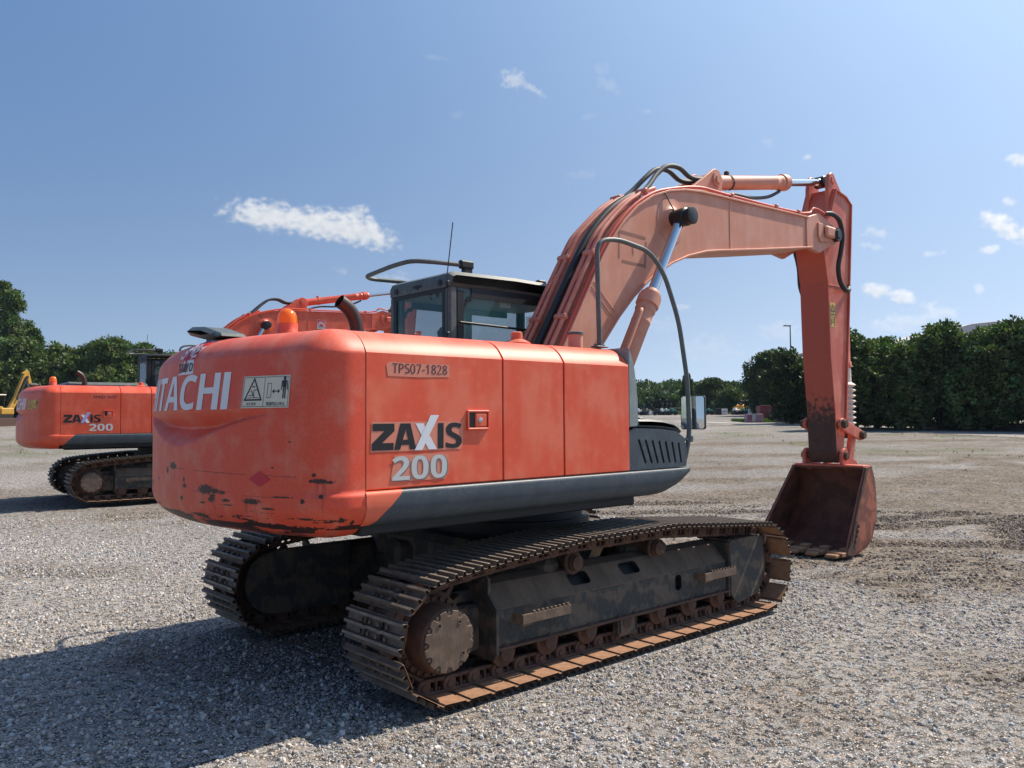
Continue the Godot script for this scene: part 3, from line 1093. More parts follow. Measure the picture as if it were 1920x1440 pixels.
func loft_skirt(x_from: Array, x_to: Array, steps: int, side: float) -> MB:
	var prof := v2([1.2, 1.283, 1.284, 1.283, 1.296, 1.276, 1.302, 1.258, 1.302, 1.20, 1.292, 1.155, 1.27, 1.115, 1.235, 1.092, 1.19, 1.084, 1.05, 1.082])
	var g := []
	for i in steps + 1:
		var row := []
		for j in prof.size():
			var x: float = lerpf(x_from[mini(j, x_from.size() - 1)], x_to[mini(j, x_to.size() - 1)], float(i) / steps)
			var k := 1.0
			if x > .30: k = 1.0 - .72 * pow(clampf((x - .30) / .445, 0, 1), 2.4)
			var yy: float = 1.283 - (1.283 - prof[j].y) * k
			var zz: float = prof[j].x - (.012 * smooth(.68, .745, x))
			row.append(Vector3(x, yy, zz * side))
		g.append(row)
	var mb := MB.new()
	mb.grid(g, Vector3(-.5, 1.2, .9 * side))
	for e in [0, steps]:                              # end plates
		var c := Vector3(g[e][0].x, 1.2, 1.0 * side)
		for j in prof.size() - 1:
			var nn := Vector3(-1 if e == 0 else 1, 0, 0)
			mb.tri(c, g[e][j], g[e][j + 1], nn, nn, nn)
	return mb

func house(ex: Node3D, worn: bool) -> void:
	var m: Material = M.orange if worn else M.orange_new
	var mt: Material = M.orange_hood if worn else M.orange_new
	# car body, slewing ring and floor
	var mb := MB.new()
	mb.box(Vector3(0, .66, 0), Vector3(1.7, .26, 1.5), .05)
	for sx in [-1.0, 1.0]:
		for sz in [-1.0, 1.0]:
			mb.xf = Transform3D(Basis(Vector3.UP, -sx * sz * .35), Vector3(.62 * sx, 0, .62 * sz))
			mb.box(Vector3(0, .56, 0), Vector3(.42, .3, .95), .04)
	mb.xf = Transform3D.IDENTITY
	part(ex, "lower_frame", mb, M.frame)
	mb = MB.new()
	mb.lathe(Vector3(0, .78, 0), Vector3.UP, v2([0, 0, 0, .66, .1, .66, .1, .60, .24, .60, .24, 0]), 40)
	part(ex, "slewing_ring", mb, M.dark)
	mb = MB.new()
	mb.box(Vector3(-.98, 1.07, 0), Vector3(2.36, .09, 2.36), .01)
	mb.box(Vector3(-.9, 1.01, .34), Vector3(2.2, .07, .03))
	mb.box(Vector3(-.9, 1.01, -.34), Vector3(2.2, .07, .03))
	mb.box(Vector3(.2, 1.45, .28), Vector3(.8, .76, .05), .01)
	mb.box(Vector3(.2, 1.45, -.28), Vector3(.8, .76, .05), .01)
	mb.box(Vector3(-1.1, 1.6, 0), Vector3(2.1, 1.0, 2.44))
	mb.box(Vector3(-.1, 1.6, .76), Vector3(.28, .9, .9))
	part(ex, "revolving_frame", mb, M.dark)
	counterweight(ex, worn)
	mb = MB.new()
	mb.box(Vector3(-1.22, 2.14 if worn else 2.19, -.42), Vector3(1.5, .2, 1.35), .05)
	part(ex, "engine_hood", mb, M.gray)
	mb = MB.new()
	mb.box(Vector3(-1.2, 1.74, -1.245), Vector3(1.95, .9, .07), .03)
	part(ex, "side_door", mb, m)
	var d1 := door(ex, "side_door", -2.186, -1.193, m)
	var d2 := door(ex, "side_door", -1.184, -.648, m if worn else M.orange_new)
	var d3 := door(ex, "side_door", -.637, .03, m)
	d2.set_meta("label", "plain narrow middle door"); d3.set_meta("label", "plain front door of the side"); d1.set_meta("label", "rear door with the model name and number")
	# writing and the latch on the rear door
	if worn:
		flat_letters(d1, "faded_patch", poly_tris(v2([-2.045, 1.92, -1.83, 1.918, -1.61, 1.925, -1.615, 2.0, -1.8, 1.996, -2.035, 2.0, -2.055, 1.985])), side_at, M.residue)
		flat_letters(d1, "faded_patch", poly_tris(v2([-2.158, 1.496, -1.53, 1.496, -1.512, 1.53, -1.512, 1.662, -2.15, 1.664])), side_at, M.residue)
		flat_letters(d1, "faded_patch", poly_tris(v2([-2.03, 1.328, -1.65, 1.325, -1.622, 1.36, -1.622, 1.47, -1.7, 1.478, -2.0, 1.474])), side_at, M.residue)
		flat_letters(d1, "lettering", moved(fit_w(letters("TPS07-1828", false, .056), .385), Vector2(-2.015, 1.937)), side_at2, M.navy)
		model_name(d1, Vector2(-2.146, 1.505), 1.0, true)
		var num := letters("200", true, .136)
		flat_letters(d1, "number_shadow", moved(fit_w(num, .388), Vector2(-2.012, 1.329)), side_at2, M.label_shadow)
		flat_letters(d1, "lettering", moved(fit_w(num, .384), Vector2(-2.019, 1.333)), side_at3, M.silver)
	else:
		flat_letters(d1, "lettering", moved(fit_w(letters("TPS07-1577", true, .05), .40), Vector2(-1.665, 1.945)), side_at2, M.navy)
		model_name(d1, Vector2(-2.14, 1.50), .98, false)
		flat_letters(d1, "lettering", moved(fit_w(letters("200", true, .13), .40), Vector2(-1.72, 1.345)), side_at2, M.silver)
	mb = MB.new()
	mb.box(Vector3(-1.397, 1.722, 1.287), Vector3(.168, .012, .018), .003)
	mb.box(Vector3(-1.397, 1.615, 1.287), Vector3(.168, .012, .018), .003)
	mb.box(Vector3(-1.477, 1.668, 1.2868), Vector3(.012, .118, .0176), .003)
	mb.box(Vector3(-1.317, 1.668, 1.2868), Vector3(.012, .118, .0176), .003)
	mb.box(Vector3(-1.375, 1.668, 1.284), Vector3(.09, .082, .02), .006)
	var latch := part(d1, "door_latch", mb, m)
	mb = MB.new()
	mb.box(Vector3(-1.443, 1.668, 1.2815), Vector3(.05, .09, .004))
	part(latch, "latch_recess", mb, M.grease)
	mb = MB.new()
	mb.lathe(Vector3(-1.385, 1.668, 1.292), Vector3(0, 0, 1), v2([0, .016, .005, .016, .007, .012, .007, .005, .004, .005, .004, 0]), 14)
	part(latch, "keyhole", mb, M.chrome)
	# lower fairing: orange at the back, slate to the front
	var xb := [-1.95, -1.952, -1.958, -1.97, -2.03, -2.08, -2.115, -2.14, -2.155, -2.16]
	part(ex, "lower_fairing", loft_skirt([-2.193], xb, 3, 1.0), m).set_meta("label", "orange rear end of the lower fairing")
	part(ex, "lower_fairing", loft_skirt(xb, [.745], 34, 1.0), M.slate).set_meta("label", "slate grey lower fairing")
	part(ex, "lower_fairing", loft_skirt([-2.193], [.745], 30, -1.0), M.slate)
	# rounded grey end cap, tool box with louvres and its step
	mb = MB.new()
	mb.extr(v2([.034, 1.605, .034, 2.188, .052, 2.17, .082, 2.11, .108, 2.02, .128, 1.9, .138, 1.78, .14, 1.655, .13, 1.61]), .34, 1.277, .007, .8)
	part(ex, "end_cap", mb, M.pale_gray)
	var box := CSGCombiner3D.new()
	box.name = numbered(ex, "tool_box")
	box.add_child(csg_poly(v2([.034, 1.29, .715, 1.29, .728, 1.32, .728, 1.44, .69, 1.52, .6, 1.567, .4, 1.588, .09, 1.598, .034, 1.57]), .92, Transform3D(Basis.IDENTITY, Vector3(0, 0, 1.27)), M.slate))
	for k in 7:
		var x := .165 + .076 * k
		var l := .2 - .006 * k
		var cut := csg_poly(round_rect(.0115, l * .5, .011), .05, Transform3D(Basis(Vector3(0, 0, 1), .42 - .035 * k), Vector3(x + .02, 1.425 - .004 * k, 1.29)), M.slate)
		cut.operation = CSGShape3D.OPERATION_SUBTRACTION
		box.add_child(cut)
	ex.add_child(box, true)
	mb = MB.new()
	mb.extr(v2([.145, 1.603, .4, 1.595, .61, 1.574, .67, 1.55, .685, 1.56, .655, 1.595, .58, 1.63, .45, 1.652, .3, 1.66, .145, 1.662]), .34, 1.265, .015, .8)
	mb.box(Vector3(.36, 1.664, 1.1), Vector3(.05, .02, .05), .005)
	part(ex, "step_cover", mb, M.slate)
	# things on the deck
	mb = MB.new()
	mb.lathe(Vector3(-.77, 2.185, .95), Vector3.UP, v2([0, .1, .012, .1, .02, .085, .035, .06, .04, .042, .085, .04, .092, .03, .095, 0]), 20)
	part(ex, "filler_cap", mb, mt)
	mb = MB.new()
	mb.lathe(Vector3(-.13, 2.185, .9), Vector3.UP, v2([0, .055, .115, .055]), 20)
	var nk := part(ex, "filler_neck", mb, M.salmon)
	mb = MB.new()
	mb.lathe(Vector3(-.13, 2.3, .9), Vector3.UP, v2([0, 0, 0, .062, .018, .062, .024, .05, .026, 0]), 20)
	part(nk, "cap", mb, M.gray)
	mb = MB.new()
	mb.box(Vector3(-.98, 2.2, .85), Vector3(.07, .02, .04), .004)
	part(ex, "lift_eye", mb, mt)
	mb = MB.new()
	var ep := curve(v3([-1.645, 2.1, .3, -1.65, 2.26, .3, -1.672, 2.36, .3, -1.72, 2.43, .3, -1.79, 2.475, .3]), 5)
	mb.tube(ep, .047, 16, false)
	part(ex, "exhaust_pipe", mb, M.exhaust)
	mb = MB.new()
	mb.tube(ep, .042, 16, false)
	part(ex, "exhaust_bore", mb, M.dark)
	mb = MB.new()
	mb.lathe(Vector3(-2.2, 2.185, .37), Vector3.UP, v2([0, .068, .05, .068, .055, .064, .10, .064]), 24)
	var bc := part(ex, "warning_beacon", mb, M.orange_new)
	mb = MB.new()
	mb.lathe(Vector3(-2.2, 2.28, .37), Vector3.UP, v2([0, .062, .02, .061, .05, .059, .075, .05, .092, .034, .1, .015, .102, 0]), 24)
	part(bc, "lens", mb, M.amber)
	# handrail over the right front with the mirror on it
	mb = MB.new()
	mb.tube(fillet(v3([-.06, 2.19, 1.08, -.09, 2.99, 1.09, .13, 3.03, 1.10, .50, 2.985, 1.11, .66, 2.82, 1.13, .80, 2.45, 1.16, .865, 1.95, 1.19, .862, 1.52, 1.2, .80, 1.34, 1.2, .73, 1.32, 1.2]), .13, 6), .019, 10)
	mb.box(Vector3(-.06, 2.2, 1.08), Vector3(.12, .012, .07), .003)
	for s in [-1.0, 1.0]: mb.cyl(Vector3(-.06 + .045 * s, 2.2, 1.08), Vector3(-.06 + .045 * s, 2.218, 1.08), .011, 6)
	mb.cyl(Vector3(.72, 1.49, 1.2), Vector3(.9, 1.505, 1.2), .013, 8)
	mb.box(Vector3(.865, 1.5, 1.2), Vector3(.05, .05, .05), .01)
	part(ex, "handrail", mb, M.gray)
	var mirror := group_node(ex, "mirror", Transform3D(Basis(Vector3.UP, -1.2), Vector3(.96, 1.712, 1.17)))
	mb = MB.new()
	mb.extr(round_rect(.1, .138, .02), -.03, .012, .006)
	part(mirror, "shell", mb, M.black)
	mb = MB.new()
	mb.extr(round_rect(.093, .131, .018), .0125, .0145)
	part(mirror, "mirror_glass", mb, M.mirror)

# ---------------------------------------------------------------- cab
func cab(ex: Node3D, worn: bool) -> void:
	var c := group_node(ex, "cab")
	var m: Material = M.gray if worn else M.dark
	var X0 := -.36
	var X1 := 1.38
	var ZR := -.35
	var ZL := -1.27
	var mb := MB.new()
	# roof: a shallow dish with rounded edges, set back at the front
	mb.xf = Transform3D(Basis.IDENTITY, Vector3(0, 0, ZL))
	mb.extr(v2([X0 - .01, 2.80, X0 - .012, 2.87, X0 + .01, 2.915, X0 + .06, 2.94, .4, 2.955, 1.0, 2.945, 1.22, 2.91, 1.36, 2.84, 1.36, 2.80]), -.01, ZR - ZL + .01, .035, .8)
	mb.xf = Transform3D.IDENTITY
	mb.box(Vector3(.1, 2.95, -.8), Vector3(.5, .03, .5), .012)
	part(c, "roof", mb, m)
	mb = MB.new()
	for q in [[-.47, .028], [-.81, .022], [-1.14, .028]]:
		mb.cyl(Vector3(X0 - .014, 2.845, q[0]), Vector3(X0 - .02, 2.845, q[0]), q[1], 14)
	for q in [-.76, -.86]: mb.cyl(Vector3(X0 - .014, 2.85, q), Vector3(X0 - .02, 2.85, q), .012, 8)
	part(c, "roof_bolts", mb, M.black).set_meta("kind", "stuff")
	for q in [[X0 + .045, ZR - .04, .09], [X0 + .045, ZL + .04, .09], [X1 - .1, ZR - .03, .06], [X1 - .1, ZL + .03, .06], [.55, ZL + .03, .07]]:
		mb = MB.new()
		mb.box(Vector3(q[0], 2.0, q[1]), Vector3(q[2], 1.62, .075), .018)
		part(c, "pillar", mb, m)
	mb = MB.new()
	mb.box(Vector3(.5, 1.7, ZR - .03), Vector3(1.6, 1.1, .06), .02)
	mb.box(Vector3(.5, 1.55, ZL + .03), Vector3(1.6, .9, .06), .02)
	mb.box(Vector3(X0 + .04, 1.65, -.81), Vector3(.06, 1.1, .82), .02)
	mb.box(Vector3(X1 - .05, 1.35, -.81), Vector3(.06, .4, .82), .02)
	mb.box(Vector3(.5, 1.16, -.81), Vector3(1.7, .06, .88), .01)
	part(c, "body_panel", mb, m)
	# panes with their black borders
	var side := v2([X0 + .09, 2.27, X0 + .09, 2.80, 1.28, 2.80, 1.28, 2.27])
	for s in [0, 1]:
		mb = MB.new()
		var z := ZR - .012 if s == 0 else ZL + .012
		mb.xf = Transform3D(Basis.IDENTITY, Vector3(0, 0, z - .003))
		mb.extr(side, 0, .006)
		part(c, "window_pane", mb, M.glass)
		mb = MB.new()
		mb.box(Vector3(.48, 2.765, z), Vector3(1.2, .09, .02))
		mb.box(Vector3(X0 + .12, 2.5, z), Vector3(.07, .56, .0192))
		mb.box(Vector3(1.25, 2.5, z), Vector3(.05, .56, .0192))
		mb.box(Vector3(.48, 2.27, z), Vector3(1.2, .04, .02))
		for k in 4:                                   # rounded inner corners
			var a := PI / 2 * (k + .5) / 4.0
			mb.box(Vector3(X0 + .155 + .1 * (1 - sin(a)), 2.72 - .1 * (1 - cos(a)), z), Vector3(.05, .03, .018), 0.0, Basis(Vector3(0, 0, 1), PI / 4))
		part(c, "window_border", mb, M.black)
	mb = MB.new()
	mb.box(Vector3(X0 + .012, 2.53, -.81), Vector3(.006, .56, .78))
	part(c, "window_pane", mb, M.glass)
	mb = MB.new()
	mb.box(Vector3(X0 + .01, 2.79, -.81), Vector3(.02, .05, .78))
	mb.box(Vector3(X0 + .01, 2.26, -.81), Vector3(.02, .05, .78))
	for q in [-.435, -1.185]: mb.box(Vector3(X0 + .01, 2.53, q), Vector3(.0192, .5, .05))
	part(c, "window_border", mb, M.black)
	mb = MB.new()
	mb.box(Vector3(X1 - .075, 2.15, -.81), Vector3(.006, 1.2, .78))
	part(c, "windscreen", mb, M.glass)
	# inside
	mb = MB.new()
	mb.box(Vector3(.02, 1.95, -.8), Vector3(.14, .75, .5), .06, Basis(Vector3(0, 0, 1), .12))
	mb.box(Vector3(-.03, 2.42, -.8), Vector3(.1, .2, .28), .04, Basis(Vector3(0, 0, 1), .12))
	mb.box(Vector3(.3, 1.58, -.8), Vector3(.5, .14, .5), .05)
	mb.box(Vector3(.25, 1.8, -.5), Vector3(.6, .1, .12), .03)
	mb.box(Vector3(.25, 1.8, -1.1), Vector3(.6, .1, .12), .03)
	mb.box(Vector3(.3, 1.35, -.8), Vector3(.4, .36, .4))
	part(c, "operator_seat", mb, M.dark)
	mb = MB.new()
	mb.box(Vector3(.45, 2.785, -.81), Vector3(1.5, .02, .84))
	mb.box(Vector3(.95, 2.7, -.45), Vector3(.2, .14, .1), .03)
	part(c, "ceiling", mb, M.gray)
	mb = MB.new()
	mb.box(Vector3(1.2, 1.95, -.5), Vector3(.1, .3, .16), .03)
	mb.box(Vector3(1.12, 2.3, -.62), Vector3(.12, .3, .2), .06)
	part(c, "monitor", mb, M.dark)
	mb = MB.new()
	mb.cyl(Vector3(X0 + .1, 2.50, ZR + .012), Vector3(1.22, 2.47, ZR + .012), .011, 8)
	mb.cyl(Vector3(.4, 2.36, ZR + .012), Vector3(1.22, 2.34, ZR + .012), .009, 8)
	part(c, "guard_bar", mb, M.black)
	for q in [[.28, 2.70, .13, .055, M.cream], [.22, 2.305, .13, .05, M.cream]]:
		mb = MB.new()
		mb.box(Vector3(q[0], q[1], ZR - .016), Vector3(q[2], q[3], .001))
		part(c, "label_sticker", mb, q[4])
	mb = MB.new()
	var glyphs := []
	for q in [[0, "H"], [-.09, "C"]]: glyphs.append_array(moved(letters(q[1], true, .05), Vector2(q[0], 0)))
	lay(mb, glyphs, func(p: Vector2) -> Array: return [Vector3(X0 - .0005 + .008, 2.72 + p.y, -.56 + p.x), Vector3(-1, 0, 0)], 1.0)
	part(c, "window_letters", mb, M.dark)
	# roof rail, its bracket, work lamp and the aerial
	mb = MB.new()
	mb.tube(fillet(v3([-.16, 3.02, -.44, -.40, 3.025, -.50, -.58, 3.03, -.60, -.60, 3.02, -.85, -.555, 3.0, -1.37, -.44, 3.0, -1.47, -.1, 3.0, -1.42, .0, 2.95, -1.3]), .09, 5), .02, 10)
	part(c, "roof_rail", mb, M.gray)
	mb = MB.new()
	mb.box(Vector3(-.11, 3.025, -.44), Vector3(.15, .075, .06), .015)
	mb.box(Vector3(-.10, 2.97, -.44), Vector3(.1, .06, .05), .01)
	mb.box(Vector3(.78, 2.96, -.42), Vector3(.1, .04, .06), .01)
	mb.box(Vector3(.0, 2.97, -1.25), Vector3(.08, .06, .05), .01)
	part(c, "rail_bracket", mb, M.black)
	mb = MB.new()
	mb.tube(v3([-.39, 2.3, -.345, -.39, 2.9, -.345, -.385, 3.33, -.27]), .0045, 6)
	mb.box(Vector3(-.385, 2.36, -.345), Vector3(.03, .1, .03), .005)
	mb.box(Vector3(-.385, 2.82, -.345), Vector3(.03, .05, .03), .005)
	part(ex, "aerial", mb, M.black)

# ---------------------------------------------------------------- boom, arm, bucket
const TOP := [.10, 1.80, .22, 2.0, .36, 2.235, .536, 2.522, .801, 2.963, .905, 3.13, 1.043, 3.319, 1.205, 3.497, 1.403, 3.667, 1.638, 3.806, 1.882, 3.896, 2.136, 3.952, 2.399, 3.982, 2.672, 3.995, 2.934, 4.003, 4.60, 4.065]
const LOW := [4.67, 3.712, 3.549, 3.538, 2.75, 3.42, 2.501, 3.378, 2.185, 3.292, 1.913, 3.185, 1.597, 3.01, 1.323, 2.80, 1.112, 2.595, .883, 2.335, .60, 1.99, .44, 1.78]

func boom_path(off: float, z: float, from := 0, to := 14) -> Array:
	var t := v2(TOP)
	var out := []
	for i in range(from, to):
		var d: Vector2 = (t[mini(i + 1, t.size() - 1)] - t[maxi(i - 1, 0)]).normalized()
		out.append(Vector3(t[i].x - d.y * off, t[i].y + d.x * off, z))
	return out

func ribbon(line: Array, w0: float, w1: float, thick: float) -> MB:
	var mb := MB.new()
	var top := []
	var bot := []
	for i in line.size():
		var d: Vector2 = (line[mini(i + 1, line.size() - 1)] - line[maxi(i - 1, 0)]).normalized()
		top.append(line[i] + Vector2(-d.y, d.x) * thick * .5)
		bot.append(line[i] - Vector2(-d.y, d.x) * thick * .5)
	bot.reverse()
	mb.extr(top + bot, w0, w1, .003, .8)
	return mb

func barrel(parent: Node3D, called: String, a: Vector3, b: Vector3, split: float, rb: float, rr: float, m: Material) -> Node3D:
	var g := group_node(parent, called)
	var d := (b - a).normalized()
	var l := a.distance_to(b)
	var s := l * split
	var mb := MB.new()
	mb.lathe(a, d, v2([-.02, 0, -.02, rb * .9, .08, rb, s - .32, rb, s - .315, rb * 1.03, s - .30, rb * 1.03, s - .295, rb, s - .20, rb, s - .185, rb * 1.1, s - .17, rb * 1.1, s - .165, rb * 1.06, s - .13, rb * 1.06, s - .125, rb * 1.24, s - .035, rb * 1.24, s - .03, rb * 1.12, s - .005, rb * 1.12, s, rb * .95, s + .03, rr * 1.6, s + .04, rr * 1.5, s + .04, rr]), 24)
	mb.cyl(a + Vector3(0, 0, -.09), a + Vector3(0, 0, .09), rb * 1.05, 20, .01)
	part(g, "barrel", mb, m)
	mb = MB.new()
	mb.lathe(a, d, v2([s + .02, rr, l - .06, rr]), 20)
	part(g, "rod", mb, M.chrome)
	mb = MB.new()
	mb.cyl(b + Vector3(0, 0, -.07), b + Vector3(0, 0, .07), rb * .95, 20, .01)
	mb.lathe(a, d, v2([l - .1, 0, l - .1, rr * 1.1, l - .02, rr * 1.5]), 16)
	part(g, "rod_eye", mb, M.grease)
	return g

func boom(ex: Node3D, worn: bool) -> void:
	var m: Material = M.salmon if worn else M.orange_new
	var ma: Material = M.arm if worn else M.orange_new
	var mp: Material = M.pink_pipe if worn else M.orange_new
	var mb := MB.new()
	var foot := []
	for k in 5:
		var a := -.6 - 2.1 * k / 4.0
		foot.append(Vector2(.30 + .17 * cos(a), 1.80 + .17 * sin(a)))
	mb.extr(v2(TOP) + v2(LOW) + foot, -.25, .25, .004, .9)
	var b := part(ex, "boom", mb, m)
	mb = ribbon(v2(TOP).slice(1), -.272, .272, .02)
	mb.v.append_array(ribbon(v2(LOW), -.272, .272, .02).v); mb.n.append_array(ribbon(v2(LOW), -.272, .272, .02).n)
	# pads where plates are welded
	mb.xf = Transform3D(Basis.IDENTITY, Vector3(0, 0, 0))
	for s in [-1.0, 1.0]:
		for q in [[.76, 2.91, 1.10, 2.61], [.72, 2.87, 1.06, 2.57]]:
			var c := Vector3((q[0] + q[2]) * .5, (q[1] + q[3]) * .5, .252 * s)
			mb.box(c, Vector3(.012, Vector2(q[0], q[1]).distance_to(Vector2(q[2], q[3])) * .96, .008), .002, Basis(Vector3(0, 0, 1), .845))
		mb.box(Vector3(2.945, 3.72, .251 * s), Vector3(.014, .5, .008), .002)
		mb.lathe(Vector3(1.93, 3.61, .25 * s), Vector3(0, 0, s), v2([0, .23, .006, .225, .008, .16, .02, .13, .05, .10]), 28)
	part(b, "flanges", mb, m)
	mb = MB.new()
	for s in [-1.0, 1.0]:
		mb.lathe(Vector3(1.91, 3.61, .29 * s), Vector3(0, 0, s), v2([0, 0, 0, .085, .06, .085, .07, .09, .16, .09, .17, .075, .2, .075, .205, .085, .23, .085, .235, .075, .235, 0]), 22)
	part(b, "rod_pin", mb, M.grease)
	if worn:
		mb = MB.new()
		for q in [[1.14, 3.39, 1.51, 3.375, .03], [1.14, 3.37, 1.135, 3.145, .02], [1.527, 3.33, 1.507, 3.10, .028], [1.185, 3.117, 1.484, 3.108, .025], [1.329, 3.281, 1.335, 3.2, .02]]:
			lay(mb, stroke(v2([q[0], q[1], q[2], q[3]]), q[4]), func(p: Vector2) -> Array: return [Vector3(p.x, p.y, .2515), Vector3(0, 0, 1)], 1.0)
		part(b, "sticker_residue", mb, M.mark)
	else:
		var at := func(z: float) -> Callable: return func(p: Vector2) -> Array: return [Vector3(p.x, p.y, z), Vector3(0, 0, 1)]
		emblem(b, Vector2(3.16, 3.62), .2, .21, at.call(.252), at.call(.2535), at.call(.255))
	# lug for the arm cylinder, fork at the tip
	mb = MB.new()
	for s in [-1.0, 1.0]:
		mb.xf = Transform3D(Basis.IDENTITY, Vector3(0, 0, .13 * s - .02))
		var lug := v2([2.30, 3.98, 2.95, 4.0])
		for k in 7:
			var a := -.5 + 2.5 * k / 6.0
			lug.append(Vector2(2.86 + .12 * cos(a), 4.215 + .12 * sin(a)))
		mb.extr(lug + v2([2.66, 4.22]), 0, .04, .006, .9)
		mb.xf = Transform3D.IDENTITY
		mb.lathe(Vector3(2.86, 4.215, .15 * s), Vector3(0, 0, s), v2([-.02, .08, .02, .078, .022, .045, .04, .045, .04, 0]), 18)
	part(b, "cylinder_lug", mb, m)
	mb = MB.new()
	for s in [-1.0, 1.0]:
		mb.xf = Transform3D(Basis.IDENTITY, Vector3(0, 0, .235 * s - .03))
		var tip := v2([4.55, 4.062, 4.55, 3.70])
		tip.append_array(v2([4.86, 3.665, 5.16, 3.80]))
		for k in 7:
			var a := -1.0 + 2.4 * k / 6.0
			tip.append(Vector2(5.2 + .125 * cos(a), 3.93 + .125 * sin(a)))
		mb.extr(tip + v2([4.86, 4.16]), 0, .06, .008, .9)
		mb.xf = Transform3D(Basis.IDENTITY, Vector3(0, 0, .275 * s - .012))
		mb.extr(v2([4.80, 4.03, 4.80, 3.86, 4.86, 3.80, 5.14, 3.83, 5.27, 3.86, 5.27, 4.0, 5.1, 4.03]), 0, .024, .006)
		mb.xf = Transform3D.IDENTITY
		mb.box(Vector3(5.05, 3.94, .31 * s), Vector3(.26, .14, .05), .03)
	part(b, "boom_tip", mb, m)
	mb = MB.new()
	for s in [-1.0, 1.0]: mb.lathe(Vector3(5.2, 3.93, .28 * s), Vector3(0, 0, s), v2([0, .09, .06, .085, .06, .06, .075, .055, .075, 0]), 18)
	part(b, "tip_pin", mb, M.grease)
	# pipes along the back of the boom, clamps, bundled hose
	for q in [[-.22, .06], [-.145, .06], [.10, .06], [.175, .06]]:
		var line := []
		line.append(Vector3(.08, 1.72, q[0]))
		line.append_array(boom_path(q[1], q[0], 2, 5))
		line.append_array(boom_path(q[1] + .02, q[0] * .96, 6, 7))
		line.append_array(boom_path(q[1], q[0] * .9, 7, 11 if q[0] < .15 else 10))
		mb = MB.new()
		mb.tube(fillet(line, .08, 3), .023, 8)
		part(b, "hydraulic_pipe", mb, mp)
	mb = MB.new()
	mb.tube(curve(boom_path(.02, .235, 2, 11) + v3([2.4, 4.03, .24, 2.934, 4.045, .24, 4.5, 4.10, .24, 4.75, 4.2, .25, 4.98, 4.17, .27, 5.1, 4.15, .27]), 3), .016, 8)
	part(b, "hydraulic_pipe", mb, M.red_pipe if worn else m)
	mb = MB.new()
	mb.tube(curve(v3([.02, 1.7, -.02]) + boom_path(.05, -.02, 2, 11), 4), .034, 10)
	part(b, "hose_bundle", mb, M.rubber)
	mb = MB.new()
	for i in [3, 5, 9]:
		for z in [-.185, .14]:
			var p: Vector3 = boom_path(.062, z, i, i + 1)[0]
			var t := v2(TOP)
			var dd: Vector2 = (t[i + 1] - t[i - 1]).normalized()
			mb.box(p, Vector3(.05, .06, .14), .012, Basis(Vector3(dd.x, dd.y, 0), Vector3(-dd.y, dd.x, 0), Vector3(0, 0, 1)))
	for q in [3.0, 3.9, 4.4]: mb.box(Vector3(q, 4.04 + (q - 2.9) * .037, .24), Vector3(.05, .06, .06), .012)
	part(b, "pipe_clamps", mb, mp).set_meta("kind", "stuff")
	for z in [-.08, .06]:
		mb = MB.new()
		mb.tube(curve(v3([1.62, 3.84, z * 1.6, 1.78, 3.96, z * 1.4, 1.95, 4.12, z, 2.12, 4.235, z, 2.32, 4.26, z, 2.5, 4.20, z, 2.66, 4.205, z, 2.8, 4.25, z]), 6), .026, 10)
		part(b, "hose", mb, M.hose)
	mb = MB.new()
	mb.tube(curve(v3([1.7, 3.84, .23, 1.8, 3.86, .262, 1.87, 3.76, .285, 1.91, 3.68, .31]), 5), .006, 6)
	part(b, "grease_line", mb, M.black)
	mb = MB.new()
	mb.tube(curve(v3([2.95, 4.06, .06, 3.3, 4.16, .05, 3.75, 4.2, .03, 4.15, 4.29, 0, 4.4, 4.40, 0]), 5), .02, 8)
	part(b, "hose", mb, M.hose)
	# cylinders
	for s in [-1.0, 1.0]:
		var g := barrel(ex, "boom_cylinder", Vector3(.72, 1.62, .385 * s), Vector3(1.895, 3.605, .385 * s), .60, .088, .047, m)
		mb = MB.new()
		mb.tube(fillet(v3([.80, 1.62, .385 * s + .04, .72, 1.80, .385 * s + .06, 1.215, 2.655, .385 * s + .06, 1.275, 2.665, .385 * s]), .06), .02, 8)
		part(g, "side_pipe", mb, m)
	var ac := barrel(ex, "arm_cylinder", Vector3(2.86, 4.215, 0), Vector3(5.43, 4.70, 0), .66, .082, .045, m)
	mb = MB.new()
	mb.lathe(Vector3(2.86, 4.215, 0), Vector3(2.57, .485, 0), v2([.43, .09, .46, .09]), 20)
	mb.box(Vector3(3.28, 4.40, 0), Vector3(.05, .05, .05), .01)
	part(ac, "clamp", mb, M.rusty if worn else m)
	# arm
	mb = MB.new()
	mb.extr(v2([5.19, 3.36, 5.20, 3.0, 5.22, 2.43, 5.30, 1.73, 5.32, 1.22, 5.36, 1.08, 5.44, 1.08, 5.52, 1.3, 5.56, 1.63, 5.61, 2.13, 5.70, 3.0, 5.755, 3.51, 5.845, 4.44, 5.70, 4.53, 5.47, 4.58, 5.42, 4.58, 5.28, 4.25, 5.11, 4.08, 5.07, 3.95, 5.09, 3.80]), -.19, .19, .006, .9)
	var arm := part(ex, "arm", mb, ma)
	mb = MB.new()
	for s in [-1.0, 1.0]:
		mb.xf = Transform3D(Basis.IDENTITY, Vector3(0, 0, .135 * s - .025))
		var lug := v2([5.30, 4.25, 5.74, 4.50])
		for k in 6:
			var a := .3 + 2.2 * k / 5.0
			lug.append(Vector2(5.425 + .085 * cos(a), 4.71 + .085 * sin(a)))
		mb.extr(lug + v2([5.32, 4.62]), 0, .05, .008, .9)
		mb.xf = Transform3D.IDENTITY
		mb.lathe(Vector3(5.43, 4.70, .16 * s), Vector3(0, 0, s), v2([-.01, .05, .015, .045, .015, 0]), 16)
